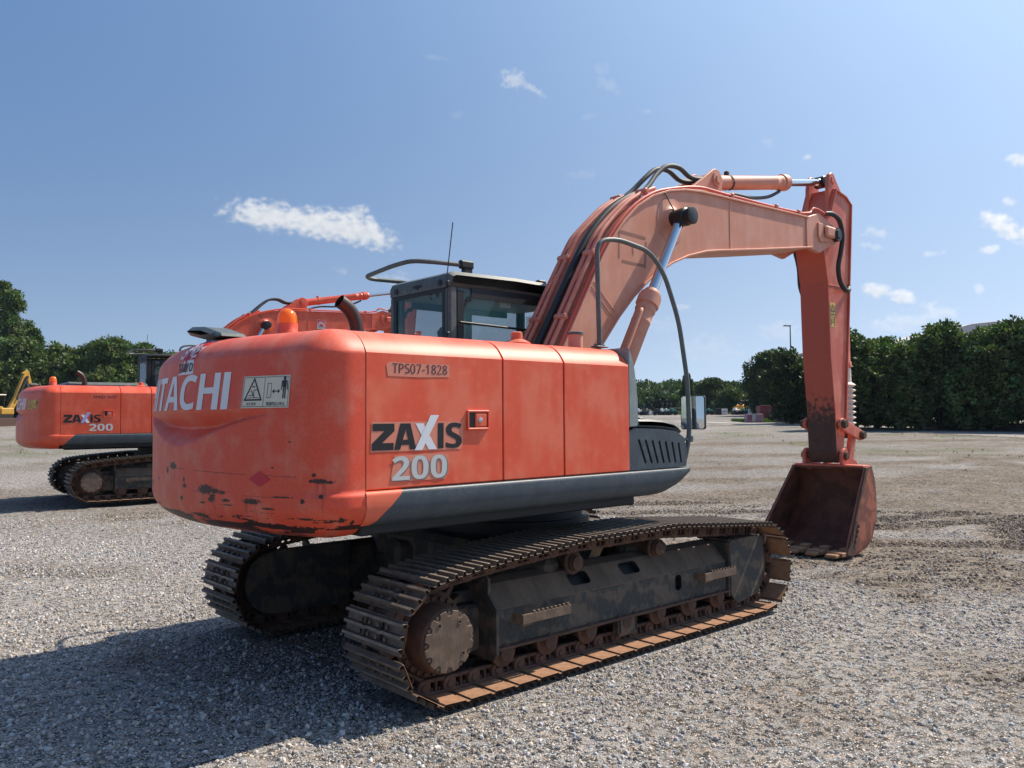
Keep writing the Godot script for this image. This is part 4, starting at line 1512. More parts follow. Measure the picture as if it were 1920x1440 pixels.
	# raised border round the right and left side plates
	for s in [-1.0, 1.0]:
		var edge := ribbon(v2([5.28, 4.24, 5.43, 4.565, 5.70, 4.515, 5.84, 4.43, 5.75, 3.51, 5.70, 3.0, 5.605, 2.13, 5.555, 1.63]), .175 * s if s > 0 else -.215, .215 if s > 0 else -.175, .022)
		mb.v.append_array(edge.v); mb.n.append_array(edge.n)
		mb.box(Vector3(5.44, 3.32, .192 * s), Vector3(.5, .014, .008), .002)
	part(arm, "arm_lug", mb, ma)
	var tb := PackedByteArray()
	var na := noise(FastNoiseLite.TYPE_SIMPLEX, .03, 501, 4).get_image(128, 768).get_data()
	var nb := noise(FastNoiseLite.TYPE_VALUE, .4, 502, 1).get_image(128, 768).get_data()
	tb.resize(128 * 768 * 3)
	for y in 768:
		for x in 128:
			var i := y * 128 + x
			var yy := 3.80 - 2.72 * y / 768.0
			var t := smooth(1.92, 1.62, yy + (na[i] / 255.0 - .5) * .35 + (nb[i] / 255.0 - .5) * .22)
			var k := Color8(188, 82, 62).lerp(Color8(180, 98, 76), na[i] / 255.0 * .5).lerp(Color8(62, 40, 34).lerp(Color8(98, 58, 44), na[i] / 255.0 * .5), t if worn else 0.0)
			tb[i * 3] = int(k.r * 255); tb[i * 3 + 1] = int(k.g * 255); tb[i * 3 + 2] = int(k.b * 255)
	var sm := StandardMaterial3D.new()
	sm.albedo_texture = ImageTexture.create_from_image(Image.create_from_data(128, 768, false, Image.FORMAT_RGB8, tb))
	sm.roughness = .5
	mb = MB.new()
	mb.use_uv = true
	var back := v2([5.087, 3.80, 5.187, 3.36, 5.197, 3.0, 5.217, 2.43, 5.297, 1.73, 5.317, 1.22, 5.357, 1.08])
	for i in back.size() - 1:
		var p: Vector2 = back[i]
		var q: Vector2 = back[i + 1]
		var nn := Vector3(p.y - q.y, q.x - p.x, 0).normalized() * -1.0
		var v0 := (3.80 - p.y) / 2.72
		var v1 := (3.80 - q.y) / 2.72
		mb.tri(Vector3(p.x, p.y, -.186), Vector3(p.x, p.y, .186), Vector3(q.x, q.y, .186), nn, nn, nn, Vector2(0, v0), Vector2(1, v0), Vector2(1, v1))
		mb.tri(Vector3(p.x, p.y, -.186), Vector3(q.x, q.y, .186), Vector3(q.x, q.y, -.186), nn, nn, nn, Vector2(0, v0), Vector2(1, v1), Vector2(0, v1))
	part(arm, "rear_plate", mb, sm)
	mb = MB.new()
	lay(mb, poly_tris(v2([5.235, 2.79, 5.36, 2.79, 5.36, 3.10, 5.225, 3.10])), func(p: Vector2) -> Array: return [Vector3(p.x, p.y, .192), Vector3(0, 0, 1)], 1.0)
	var st := part(arm, "warning_sticker", mb, M.yellow_sticker)
	mb = MB.new()
	var ink := stroke(v2([5.245, 2.99, 5.345, 2.99, 5.295, 3.08, 5.245, 2.99]), .009)
	ink.append_array(stroke(v2([5.245, 2.95, 5.345, 2.95]), .008))
	ink.append_array(stroke(v2([5.255, 2.81, 5.255, 2.88, 5.275, 2.88]), .007))
	ink.append_array(stroke(v2([5.28, 2.85, 5.315, 2.85]), .007))
	ink.append_array(stroke(v2([5.335, 2.81, 5.335, 2.91]), .014))
	lay(mb, ink, func(p: Vector2) -> Array: return [Vector3(p.x, p.y, .194), Vector3(0, 0, 1)], 1.0)
	part(st, "pictogram", mb, M.black)
	mb = MB.new()
	mb.tube(curve(v3([5.0, 4.17, .27, 5.12, 4.18, .3, 5.30, 4.13, .3, 5.395, 3.95, .29, 5.385, 3.75, .27, 5.33, 3.55, .26, 5.37, 3.37, .26, 5.50, 3.28, .26, 5.68, 3.30, .22, 5.80, 3.42, .12]), 6), .03, 10)
	part(arm, "hose", mb, M.rubber)
	mb = MB.new()
	mb.tube(curve(v3([5.0, 4.1, -.27, 5.12, 3.9, -.25, 5.19, 3.6, -.21, 5.2, 3.35, -.2, 5.25, 3.2, -.18]), 5), .022, 8)
	part(arm, "hose", mb, M.rubber)
	# bucket cylinder with its bellows, links
	var bc := group_node(ex, "bucket_cylinder")
	mb = MB.new()
	var c0 := Vector3(6.0, 3.66, 0)
	var c1 := Vector3(5.95, 1.45, 0)
	mb.lathe(c0, c1 - c0, v2([-.08, 0, -.08, .08, 0, .07, .95, .068, 1.26, .07, 1.28, .085, 1.34, .088, 1.36, .07, 1.38, .07, 1.38, 0]), 22)
	mb.box(Vector3(5.85, 3.62, 0), Vector3(.3, .14, .16), .03)
	part(bc, "barrel", mb, ma)
	mb = MB.new()
	var zig := v2([1.36, .075, 1.52, .08])
	for k in 9: zig.append_array(v2([1.545 + k * .072, .082, 1.581 + k * .072, .138]))
	zig.append_array(v2([2.18, .07, 2.2, 0]))
	mb.lathe(c0, c1 - c0, zig, 24)
	part(bc, "bellows", mb, M.bellows)
	mb = MB.new()
	for s in [-1.0, 1.0]:
		mb.xf = Transform3D(Basis.IDENTITY, Vector3(0, 0, .235 * s - .02))
		var lk := []
		for k in 7:
			var a := PI * .45 + PI * k / 6.0
			lk.append(Vector2(5.37 + .075 * cos(a), 1.57 + .075 * sin(a)))
		for k in 7:
			var a := PI * 1.45 + PI * k / 6.0
			lk.append(Vector2(5.86 + .07 * cos(a), 1.42 + .07 * sin(a)))
		mb.extr(lk, 0, .04, .008, .8)
	mb.xf = Transform3D.IDENTITY
	var lnk := part(ex, "link", mb, ma)
	mb = MB.new()
	for q in [[5.37, 1.57], [5.86, 1.42], [5.38, 1.17]]:
		for s in [-1.0, 1.0]: mb.lathe(Vector3(q[0], q[1], .26 * s), Vector3(0, 0, s), v2([-.03, .06, .02, .058, .025, .045, .045, .045, .045, 0]), 18)
		mb.cyl(Vector3(q[0], q[1], -.26), Vector3(q[0], q[1], .26), .045, 14)
	part(lnk, "link_pins", mb, M.rusty if worn else M.dark)
	mb = MB.new()
	for s in [-1.0, 1.0]:
		mb.xf = Transform3D(Basis.IDENTITY, Vector3(0, 0, .14 * s - .03))
		mb.extr(v2([5.80, 1.5, 5.93, 1.48, 5.86, 1.25, 5.76, .95, 5.60, .95, 5.72, 1.25]), 0, .06, .01)
	mb.xf = Transform3D.IDENTITY
	mb.box(Vector3(5.70, 1.2, 0), Vector3(.08, .12, .3), .01)
	part(ex, "bucket_link", mb, ma)
	bucket(ex, worn)

func taper(mb: MB) -> MB:
	for i in mb.v.size():
		var p := mb.v[i]
		var k := lerpf(.60, .475, clampf(p.y, 0, 1.05))
		mb.v[i] = Vector3(p.x, p.y, p.z / .6 * k + .085 * clampf(p.y, 0, 1.05))
	return mb

func bucket(ex: Node3D, worn: bool) -> void:
	var bk := group_node(ex, "bucket")
	var outer := v2([5.28, 1.04, 5.47, 1.055, 5.53, .9, 5.545, .7, 5.53, .52, 5.48, .36, 5.38, .2, 5.22, .09, 4.98, .035, 4.70, .03])
	var inner := v2([5.285, 1.01, 5.44, 1.025, 5.495, .88, 5.51, .7, 5.495, .53, 5.45, .38, 5.36, .235, 5.21, .13, 4.98, .075, 4.70, .055])
	var back := inner.duplicate()
	back.reverse()
	var mb := MB.new()
	mb.extr(outer + back, -.6, .6, .004, .8)
	var a := MB.new()
	var b := MB.new()
	for t in range(0, mb.v.size(), 3):               # the inside is browner than the outside
		var c := (mb.v[t] + mb.v[t + 1] + mb.v[t + 2]) / 3.0
		var to := b if mb.n[t].dot(Vector3(5.1, .62, c.z) - c) > 0.0 and absf(mb.n[t].z) < .5 else a
		for k in 3:
			to.v.append(mb.v[t + k]); to.n.append(mb.n[t + k])
	var am := taper(a).mesh(M.bucket_out)
	taper(b).add_to(am, M.bucket)
	put(bk, "shell", am)
	for s in [-1.0, 1.0]:
		mb = MB.new()
		mb.xf = Transform3D(Basis.IDENTITY, Vector3(0, 0, .6 * s - (.024 if s > 0 else 0.0)))
		var pl := outer.duplicate()
		pl.append(Vector2(4.68, .08))
		mb.extr(pl, 0, .024, .003, .8)
		var am2 := MB.new()
		var am3 := MB.new()
		for t in range(0, mb.v.size(), 3):
			var to := am3 if mb.n[t].z * s < -.5 else am2
			for k in 3:
				to.v.append(mb.v[t + k]); to.n.append(mb.n[t + k])
		var pm := taper(am2).mesh(M.bucket_out)
		taper(am3).add_to(pm, M.bucket)
		put(bk, "side_plate", pm)
		mb = MB.new()
		mb.xf = Transform3D(Basis.IDENTITY, Vector3(0, 0, .6 * s - (.005 if s > 0 else .023)))
		mb.extr(v2([5.28, 1.04, 5.36, 1.045, 4.96, .45, 4.80, .06, 4.68, .06]), 0, .028, .004)
		for k in 4: mb.cyl(Vector3(4.86 + .035 * k, .2 + .055 * k, -.02), Vector3(4.86 + .035 * k, .2 + .055 * k, .05), .02, 8)
		mb.extr(v2([4.66, .06, 4.80, .02, 4.88, .10, 4.86, .15, 4.92, .18, 4.90, .23, 4.96, .27, 4.94, .32, 5.0, .38, 4.92, .44, 4.84, .32, 4.80, .2, 4.72, .13]), -.008, .035, .005)
		part(bk, "side_cutter", taper(mb), M.rusty)
	mb = MB.new()
	mb.box(Vector3(5.37, 1.05, .0), Vector3(.2, .025, 1.16), .005)
	part(bk, "top_plate", taper(mb), M.arm)
	for s in [-1.0, 1.0]:
		mb = MB.new()
		mb.xf = Transform3D(Basis.IDENTITY, Vector3(0, 0, .25 * s - .02))
		var ear := v2([5.3, 1.04])
		ear.append_array(v2([5.78, .85, 5.70, 1.08]))
		for k in 7:
			var a2 := .2 + 2.8 * k / 6.0
			ear.append(Vector2(5.385 + .095 * cos(a2), 1.17 + .095 * sin(a2)))
		mb.extr(ear, 0, .04, .008, .9)
		part(bk, "ear", mb, M.arm)
	for k in 5:
		mb = MB.new()
		var z := -.5 + .25 * k
		mb.box(Vector3(4.68, .06, z), Vector3(.2, .05, .20), .008)
		mb.box(Vector3(4.56, .05, z), Vector3(.15, .04, .14), .01)
		mb.box(Vector3(4.80, .095, z + .03), Vector3(.14, .04, .1), .008)
		part(bk, "tooth", mb, M.tan)

func excavator(worn: bool) -> Node3D:
	var ex := group_node(self, "crawler_excavator")
	var shoe := shoe_mesh()
	var link := link_mesh()
	var roller := roller_mesh()
	crawler_track(ex, 1.0, shoe, link, roller, worn)
	crawler_track(ex, -1.0, shoe, link, roller, worn)
	house(ex, worn)
	cab(ex, worn)
	boom(ex, worn)
	return ex

# ---------------------------------------------------------------- sky
func bearing(az: float, el: float) -> Vector3:
	return Vector3(sin(az) * cos(el), sin(el), -cos(az) * cos(el))

func air(az: float, el: float) -> Color:
	var d := bearing(az, el)
	var gamma := rad_to_deg(acos(clampf(d.dot(SUN_TO.normalized()), -1, 1)))
	var g := exp(-pow(gamma / 40.0, 2.0))
	var e := maxf(rad_to_deg(el), 0.0)
	var k := exp(-e / 9.0)
	var c := Vector3(.09, .21, .46).lerp(Vector3(.36, .50, .66), k)
	c += Vector3(.86, 1.05, 1.25) * g + Vector3(.70, .71, .71) * k * exp(-pow(gamma / 65.0, 2.0))
	c *= 1.0 - .35 * smooth(26.0, 80.0, e)
	return Color(c.x, c.y, c.z) / EXPOSURE

func sky_texture() -> ImageTexture:
	var W := 4096
	var H := 2048
	var im := Image.create(512, 256, false, Image.FORMAT_RGBF)
	for y in 256:
		for x in 512: im.set_pixel(x, y, air(TAU * (x + .5) / 512, PI * (.5 - (y + .5) / 256)))
	im.resize(W, H, Image.INTERPOLATE_CUBIC)
	# azimuth, elevation, half width, half height (degrees), density, tilt
	var clouds := [[25.0, 13.45, 3.0, 1.15, 1.0, -.06], [28.5, 13.05, 3.4, 1.25, 1.0, -.10], [31.2, 12.75, 2.5, 1.35, 1.0, -.28], [31.0, 14.0, .9, .6, .7, 0], [41.9, 22.75, 1.0, .72, .55, 0], [43.2, 22.2, 1.2, .3, .5, -.5],
		[48.2, 23.2, .7, .5, .16, 0], [48.7, 22.2, 1.0, .7, .18, -.2], [72.9, 11.2, 1.2, .8, 1.0, -.55], [74.6, 10.4, 1.6, .8, .9, -.2], [65.9, 7.9, 1.0, .55, .9, -.2], [67.3, 7.4, .9, .55, .85, -.2], [66.0, 11.5, 1.0, .42, .4, -.2], [65.9, 10.7, .9, .3, .35, -.3], [69.2, 10.0, .7, .25, .4, 0],
		[73.8, 14.9, .6, .4, 1.0, 0], [75.4, 14.6, 1.2, .7, 1.0, 0], [69.4, 6.3, 1.3, .8, .45, -.2], [72.2, 9.9, .8, .32, .7, -.1], [67.3, 5.7, 2.6, .9, .35, 0], [71.6, 7.6, .35, .4, .5, 0], [29.9, 10.1, .7, .28, .4, -.3], [33.6, 9.6, 1.2, .55, .3, 0], [59.4, 17.8, .5, .3, .2, 0], [61.8, 16.7, .45, .18, .6, 0], [36.3, 24.1, .9, .2, .14, -.1],
		[53.6, 7.5, .5, .28, .5, 0], [73.3, 12.6, .5, .35, .6, 0], [47.5, 20.4, .9, .22, .14, .1], [51.3, 20.5, .4, .2, .2, 0], [52.2, 6.2, 2.2, .9, .13, 0], [46.9, 16.6, 1.2, .4, .13, 0], [59.9, 5.6, 1.6, .9, .25, 0], [63.0, 9.0, 1.2, .5, .15, 0], [37.9, 20.6, .5, .35, .12, 0], [55.0, 4.5, 3.0, 1.2, .2, 0]]
	# the same scattered fair-weather cloud all the way round
	var rng := RandomNumberGenerator.new()
	rng.seed = 4711
	for k in 60:
		var az := rng.randf_range(82, 358)
		var w := rng.randf_range(.8, 3.6)
		clouds.append([az, rng.randf_range(5, 30), w, w * rng.randf_range(.25, .4), rng.randf_range(.2, 1.0), rng.randf_range(-.2, .2)])
	var fn := noise(FastNoiseLite.TYPE_SIMPLEX_SMOOTH, 1.0, 77, 5)
	fn.fractal_gain = .55
	for c in clouds:
		var x0 := int((c[0] - c[2] * 1.7) / 360.0 * W)
		var x1 := int((c[0] + c[2] * 1.7) / 360.0 * W)
		var y0 := int((90.0 - c[1] - c[3] * 2.2 - absf(c[5]) * c[2]) / 180.0 * H)
		var y1 := int((90.0 - c[1] + c[3] * 2.2 + absf(c[5]) * c[2]) / 180.0 * H)
		for y in range(y0, y1):
			for x in range(x0, x1):
				var u: float = (x * 360.0 / W - c[0]) / c[2]
				var w: float = ((90.0 - y * 180.0 / H) - c[1] - c[5] * u * c[2]) / c[3]
				var r := sqrt(u * u + (w * w if w > 0.0 else w * w * 1.7))
				if r > 1.7: continue
				var px := x * 360.0 / W
				var py := 90.0 - y * 180.0 / H
				var n := fn.get_noise_2d(px * 1.1 + c[0] * 3.1, py * 1.7)
				var n2 := fn.get_noise_2d(px * 4.0, py * 4.8 + 40.0)
				var a := smooth(0.0, .8, 1.12 - r + n * .6 + n2 * .10 * clampf(w + .6, 0.15, 1.0)) if c[4] > .8 else smooth(0.0, .75, 1.0 - r + n * .85 + n2 * .3)
				a = clampf(a * c[4], 0, 1) * (.94 if c[4] > .8 else .9)
				if a <= 0.003: continue
				var xx := posmod(x, W)
				var bright := clampf(.62 + .32 * w + n * .5 + n2 * .15, 0, 1)
				var sunny := 1.0 + .22 * smooth(45.0, 75.0, px) * smooth(190.0, 140.0, px)
				var t := Color(.56, .62, .70).lerp(Color(.84, .86, .89), bright) * sunny / EXPOSURE
				im.set_pixel(xx, y, im.get_pixel(xx, y).lerp(t, a))
	return ImageTexture.create_from_image(im)

# ---------------------------------------------------------------- ground
var ruts := []
var n_big := FastNoiseLite.new()
var n_mid := FastNoiseLite.new()
var n_small := FastNoiseLite.new()

func lay_ruts() -> void:
	n_big = noise(FastNoiseLite.TYPE_SIMPLEX_SMOOTH, .12, 901, 4)
	n_mid = noise(FastNoiseLite.TYPE_SIMPLEX_SMOOTH, .7, 902, 4)
	n_small = noise(FastNoiseLite.TYPE_SIMPLEX_SMOOTH, 3.0, 903, 3)
	# wheel and crawler tracks: start and end (ahead, across), sag, width, strength
	for q in [[10.6, 2.0, 10.0, 9.5, .3, .34, .8], [11.8, 3.2, 14.6, 11.0, -.5, .4, .9], [12.4, 3.0, 15.4, 11.2, -.5, .4, .9], [13.8, .8, 13.0, 9.0, .5, .3, .7], [15.0, 1.0, 20.5, 12.0, -1.2, .5, .9], [15.8, .8, 21.4, 11.6, -1.2, .5, .9], [19.0, 1.0, 17.0, 16.0, 1.2, .45, .8],
		[22.5, 2.0, 27.0, 18.0, -1.0, .5, .8], [27.5, 2.0, 25.0, 22.0, 1.5, .6, .7], [34.0, 4.0, 37.0, 30.0, .9, .8, .8], [9.4, 6.4, 13.5, 9.0, .7, .35, .8], [24.0, 14.0, 13.5, 7.0, 1.6, .5, .8], [26.0, 14.5, 14.6, 6.6, 1.6, .5, .8],
		[17.0, -11.5, 22.0, -5.0, .5, .5, .5], [9.0, -4.6, 11.0, -9.0, .3, .4, .35], [24.0, -16.0, 26.0, -2.0, .5, .8, .4]]:
		var a := Vector2(q[0], q[1])
		var b := Vector2(q[2], q[3])
		var side := (b - a).orthogonal().normalized()
		var pts := PackedVector2Array()
		for k in 9:
			var t := k / 8.0
			pts.append(a.lerp(b, t) + side * q[4] * 4.0 * t * (1 - t))
		ruts.append([pts, q[5], q[6], Rect2(a, Vector2.ZERO).expand(b).grow(2.2)])

# how much bare brown earth shows, and how deep it is pressed
func earth(x: float, z: float) -> Vector2:
	var p := Vector2((x - EYE.x) * AHEAD.x + (z - EYE.z) * AHEAD.z, (x - EYE.x) * ACROSS.x + (z - EYE.z) * ACROSS.z)
	var m := n_mid.get_noise_2d(x, z)
	var e := smooth(.02, .4, n_big.get_noise_2d(x, z) + m * .4) * .6
	e = maxf(e, smooth(10.0, 14.0, p.x) * (1.0 - smooth(34.0, 48.0, p.x)) * smooth(-2.0, 2.5, p.y) * clampf(.16 + n_big.get_noise_2d(x * 1.6, z * 1.6) * 1.1 + m * .6, 0, .8))
	var dent := 0.0
	for r in ruts:
		if not (r[3] as Rect2).has_point(p): continue
		var best := 9.0
		var pts: PackedVector2Array = r[0]
		for i in pts.size() - 1: best = minf(best, p.distance_to(Geometry2D.get_closest_point_to_segment(p, pts[i], pts[i + 1])))
		var k: float = best / r[1]
		e = maxf(e, (1.0 - smooth(.6, 2.2, k + m * 1.1)) * minf(1.0, r[2] * 1.25))
		dent += (1.0 - smooth(.3, .75, k)) - .5 * exp(-pow((k - 1.15) * 3.0, 2.0))
	# the loose soil round the bucket
	var s := Vector2(x - 5.2, z - 1.2).length()
	e = maxf(e, (1.0 - smooth(.8, 3.1, s + m * 1.6)) * .95)
	e = maxf(e, (1.0 - smooth(.1, 1.0, Vector2(x + .2, (z - 2.6) * 1.4).length() + m * 1.1)) * .6)
	return Vector2(clampf(e, 0, 1), dent)

func ground_level(x: float, z: float) -> float:
	var e := earth(x, z)
	var flat_by := 1.0 - smooth(.9, 1.6, absf(absf(z) - 1.1) + maxf(absf(x) - 1.9, 0.0))
	return height(x, z) - .004 + (1.0 - flat_by) * (n_mid.get_noise_2d(x, z) * .014 + n_small.get_noise_2d(x, z) * (.006 + .022 * e.x) - clampf(e.y, -1, 1.3) * .022)

func axis(lo: float, hi: float, fine: float, far0: float, far1: float) -> PackedFloat32Array:
	var out := []
	var x := lo
	while x <= hi:
		out.append(x); x += fine
	var st := fine
	while x < far1:
		st *= 1.09
		x += st
		out.append(x)
	st = fine
	x = lo
	while x > far0:
		st *= 1.09
		x -= st
		out.push_front(x)
	return PackedFloat32Array(out)

func gravel_textures() -> Array:
	var S := 2048
	var f := noise(FastNoiseLite.TYPE_CELLULAR, .085, 601, 1)
	f.cellular_jitter = 1.0
	f.cellular_return_type = FastNoiseLite.RETURN_CELL_VALUE
	var v1 := gray(f, S)
	f.cellular_return_type = FastNoiseLite.RETURN_DISTANCE2_SUB
	var d1 := gray(f, S)
	var f2 := noise(FastNoiseLite.TYPE_CELLULAR, .19, 602, 1)
	f2.cellular_return_type = FastNoiseLite.RETURN_CELL_VALUE
	var v2_ := gray(f2, S)
	var p := gray(noise(FastNoiseLite.TYPE_SIMPLEX_SMOOTH, .01, 603, 4), S)
	var w := gray(noise(FastNoiseLite.TYPE_VALUE, .03, 604, 2), S)
	var out := PackedByteArray()
	out.resize(S * S * 3)
	var hb := PackedByteArray()
	hb.resize(S * S)
	for i in S * S:
		var big := smooth(.35, .6, p[i] / 255.0)
		var edge := clampf(d1[i] / 255.0 * 3.2, 0, 1)
		var a := (.34 + .62 * pow(v1[i] / 255.0, 1.4)) * (.55 + .45 * edge)
		var b := .38 + .42 * v2_[i] / 255.0
		var g := lerpf(b, a, big)
		var warm := (w[i] / 255.0 - .5) * .10 + ((v1[i] * 7 % 256) / 255.0 - .5) * .10
		out[i * 3] = clampi(int((g + warm * g) * 255), 0, 255)
		out[i * 3 + 1] = clampi(int(g * 255), 0, 255)
		out[i * 3 + 2] = clampi(int((g - warm * g) * 255), 0, 255)
		hb[i] = int(lerpf(.3 + .3 * v2_[i] / 255.0, edge * (.6 + .4 * v1[i] / 255.0), big) * 255)
	var hi := Image.create_from_data(S, S, false, Image.FORMAT_L8, hb)
	return [tex(S, out), ImageTexture.create_from_image(hi)]

func ground() -> void:
	var xs := axis(-9.0, 24.0, .14, -380.0, 560.0)
	var zs := axis(-13.0, 8.0, .14, -560.0, 300.0)
	var v := PackedVector3Array()
	var n := PackedVector3Array()
	var uv := PackedVector2Array()
	var c := PackedColorArray()
	var ix := PackedInt32Array()
	var hs := []
	for z in zs:
		var row := PackedFloat32Array()
		for x in xs: row.append(ground_level(x, z))
		hs.append(row)
	for j in zs.size():
		for i in xs.size():
			var x := xs[i]
			var z := zs[j]
			v.append(Vector3(x, hs[j][i], z))
			var i0 := maxi(i - 1, 0)
			var i1 := mini(i + 1, xs.size() - 1)
			var j0 := maxi(j - 1, 0)
			var j1 := mini(j + 1, zs.size() - 1)
			n.append(Vector3(-(hs[j][i1] - hs[j][i0]) / (xs[i1] - xs[i0]), 1.0, -(hs[j1][i] - hs[j0][i]) / (zs[j1] - zs[j0])).normalized())
			uv.append(Vector2(x, z) / 2.3)
			var e := earth(x, z).x
			var b := n_big.get_noise_2d(x * .6 + 50, z * .6)
			var base := Vector3(.87, .815, .755) * (1.0 + b * .22 + n_mid.get_noise_2d(x * 2.0, z * 2.0) * .10)
			var soil := Vector3(.60, .50, .40) * (1.0 + n_small.get_noise_2d(x, z) * .35 + n_mid.get_noise_2d(x + 9, z) * .3)
			var k := base.lerp(soil, e * .95)
			# weeds creep in far off
			var d := (x - EYE.x) * AHEAD.x + (z - EYE.z) * AHEAD.z
			var green := smooth(.1, .45, n_big.get_noise_2d(x + 200, z * 1.3 - 70) + n_mid.get_noise_2d(x, z + 30) * .4) * smooth(22, 34, d) * (1.0 - smooth(60, 75, d))
			k = k.lerp(Vector3(.42, .47, .22), green * .6)
			c.append(Color(k.x, k.y, k.z))
	var C := xs.size()
	for j in zs.size() - 1:
		for i in C - 1:
			var a := j * C + i
			ix.append_array(PackedInt32Array([a, a + 1, a + C + 1, a, a + C + 1, a + C]))
	var arr := []
	arr.resize(Mesh.ARRAY_MAX)
	arr[Mesh.ARRAY_VERTEX] = v
	arr[Mesh.ARRAY_NORMAL] = n
	arr[Mesh.ARRAY_TEX_UV] = uv
	arr[Mesh.ARRAY_COLOR] = c
	arr[Mesh.ARRAY_INDEX] = ix
	var am := ArrayMesh.new()
	am.add_surface_from_arrays(Mesh.PRIMITIVE_TRIANGLES, arr)
	var gt := gravel_textures()
	var m := StandardMaterial3D.new()
	m.albedo_texture = gt[0]
	m.vertex_color_use_as_albedo = true
	m.roughness = .95
	m.metallic_specular = .25
	m.heightmap_enabled = true
	m.heightmap_texture = gt[1]
	m.heightmap_scale = .7
	am.surface_set_material(0, m)
	setting(put(self, "ground", am), "grey gravel yard with brown wheel tracks")

func rock_mesh(s: int) -> ArrayMesh:
	var rng := RandomNumberGenerator.new()
	rng.seed = s
	var t := (1.0 + sqrt(5.0)) / 2.0
	var p := []
	for q in [[-1, t, 0], [1, t, 0], [-1, -t, 0], [1, -t, 0], [0, -1, t], [0, 1, t], [0, -1, -t], [0, 1, -t], [t, 0, -1], [t, 0, 1], [-t, 0, -1], [-t, 0, 1]]:
		p.append(Vector3(q[0], q[1], q[2]).normalized() * rng.randf_range(.36, .56) * Vector3(1.15, .72, .95))
	var mb := MB.new()
	for f in [[0, 11, 5], [0, 5, 1], [0, 1, 7], [0, 7, 10], [0, 10, 11], [1, 5, 9], [5, 11, 4], [11, 10, 2], [10, 7, 6], [7, 1, 8], [3, 9, 4], [3, 4, 2], [3, 2, 6], [3, 6, 8], [3, 8, 9], [4, 9, 5], [2, 4, 11], [6, 2, 10], [8, 6, 7], [9, 8, 1]]:
		mb.face([p[f[0]], p[f[1]], p[f[2]]], Vector3.ZERO)
	var m := StandardMaterial3D.new()
	m.vertex_color_use_as_albedo = true
	m.roughness = .9
	m.metallic_specular = .3
	return mb.mesh(m)

func scatter(called: String, mesh: Mesh, xf: Array, cols: Array, parent: Node = self) -> MultiMeshInstance3D:
	var mm := MultiMesh.new()
	mm.transform_format = MultiMesh.TRANSFORM_3D
	mm.use_colors = true
	mm.mesh = mesh
	mm.instance_count = xf.size()
	for i in xf.size():
		mm.set_instance_transform(i, xf[i])
		mm.set_instance_color(i, cols[i])
	var o := MultiMeshInstance3D.new()
	o.multimesh = mm
	o.name = numbered(parent, called)
	parent.add_child(o, true)
	return o

func stones() -> void:
	var rng := RandomNumberGenerator.new()
	rng.seed = 90210
	for v in 3:
		var xf := []
		var cols := []
		var mesh := rock_mesh(70 + v)
		for k in 150000:
			var r := 1.3 + 14.5 * pow(rng.randf(), .85)
			var a := rng.randf_range(-1.02, 1.02)
			var d := AHEAD * cos(a) + ACROSS * sin(a)
			var x := EYE.x + d.x * r
			var z := EYE.z + d.z * r
			var bare := n_big.get_noise_2d(x * 1.7, z * 1.7) + n_mid.get_noise_2d(x, z) * .5
			var e := earth(x, z).x
			var clod := e > .6 and rng.randf() < e * .4
			if not clod and rng.randf() < maxf(smooth(-.2, .3, bare) * .85, e * .9): continue
			var s := rng.randf_range(.0035, .0095) + .022 * pow(rng.randf(), 9.0) + r * .0006
			if clod: s *= rng.randf_range(.7, 1.5)
			var y := height(x, z) - .004 + n_mid.get_noise_2d(x, z) * .014 - .004
			if absf(absf(z) - 1.1) < 1.0 and absf(x) < 2.4: y = height(x, z) - .006
			if absf(absf(z) - 1.1) < .32 and absf(x) < 1.9: continue
			var b := Basis.from_euler(Vector3(rng.randf() * TAU, rng.randf() * TAU, rng.randf() * TAU)).scaled_local(Vector3.ONE * s * 1.25)
			xf.append(Transform3D(b, Vector3(x, y + s * .22, z)))
			var g := .20 + .40 * pow(rng.randf(), 1.3)
			if rng.randf() < .06: g = .55
			var w := rng.randf_range(-.03, .18)
			if clod: cols.append(Color(.26, .21, .165) * rng.randf_range(.6, 1.25))
			else: cols.append(Color(g * (1 + w), g, g * (1 - w)))
		var o := scatter("gravel_stones", mesh, xf, cols)
		o.set_meta("kind", "stuff")
		o.set_meta("label", "loose grey gravel stones on the yard")

func tuft_mesh() -> ArrayMesh:
	var rng := RandomNumberGenerator.new()
	rng.seed = 5
	var mb := MB.new()
	for k in 16:
		var a := rng.randf() * TAU
		var o := Vector3(cos(a), 0, sin(a)) * rng.randf_range(0, .35)
		var lean := Vector3(cos(a), 0, sin(a)) * rng.randf_range(.15, .6)
		var w := Vector3(-sin(a), 0, cos(a)) * .035
		var h := rng.randf_range(.5, 1.0)
		var n := Vector3(cos(a), .4, sin(a)).normalized()
		var mid := o + lean * .4 + Vector3(0, h * .6, 0)
		mb.tri(o - w, o + w, mid + w * .7, n, n, n)
		mb.tri(o - w, mid + w * .7, mid - w * .7, n, n, n)
		mb.tri(mid - w * .7, mid + w * .7, o + lean + Vector3(0, h, 0), n, n, n)
	return mb.mesh(leaf_material())

func leaf_material() -> StandardMaterial3D:
	if not M.has("leaf"):
		var m := StandardMaterial3D.new()
		m.vertex_color_use_as_albedo = true
		m.roughness = .55
		m.metallic_specular = .35
		m.cull_mode = BaseMaterial3D.CULL_DISABLED
		m.backlight_enabled = true
		m.backlight = Color(.62, .72, .26)
		M.leaf = m
	return M.leaf

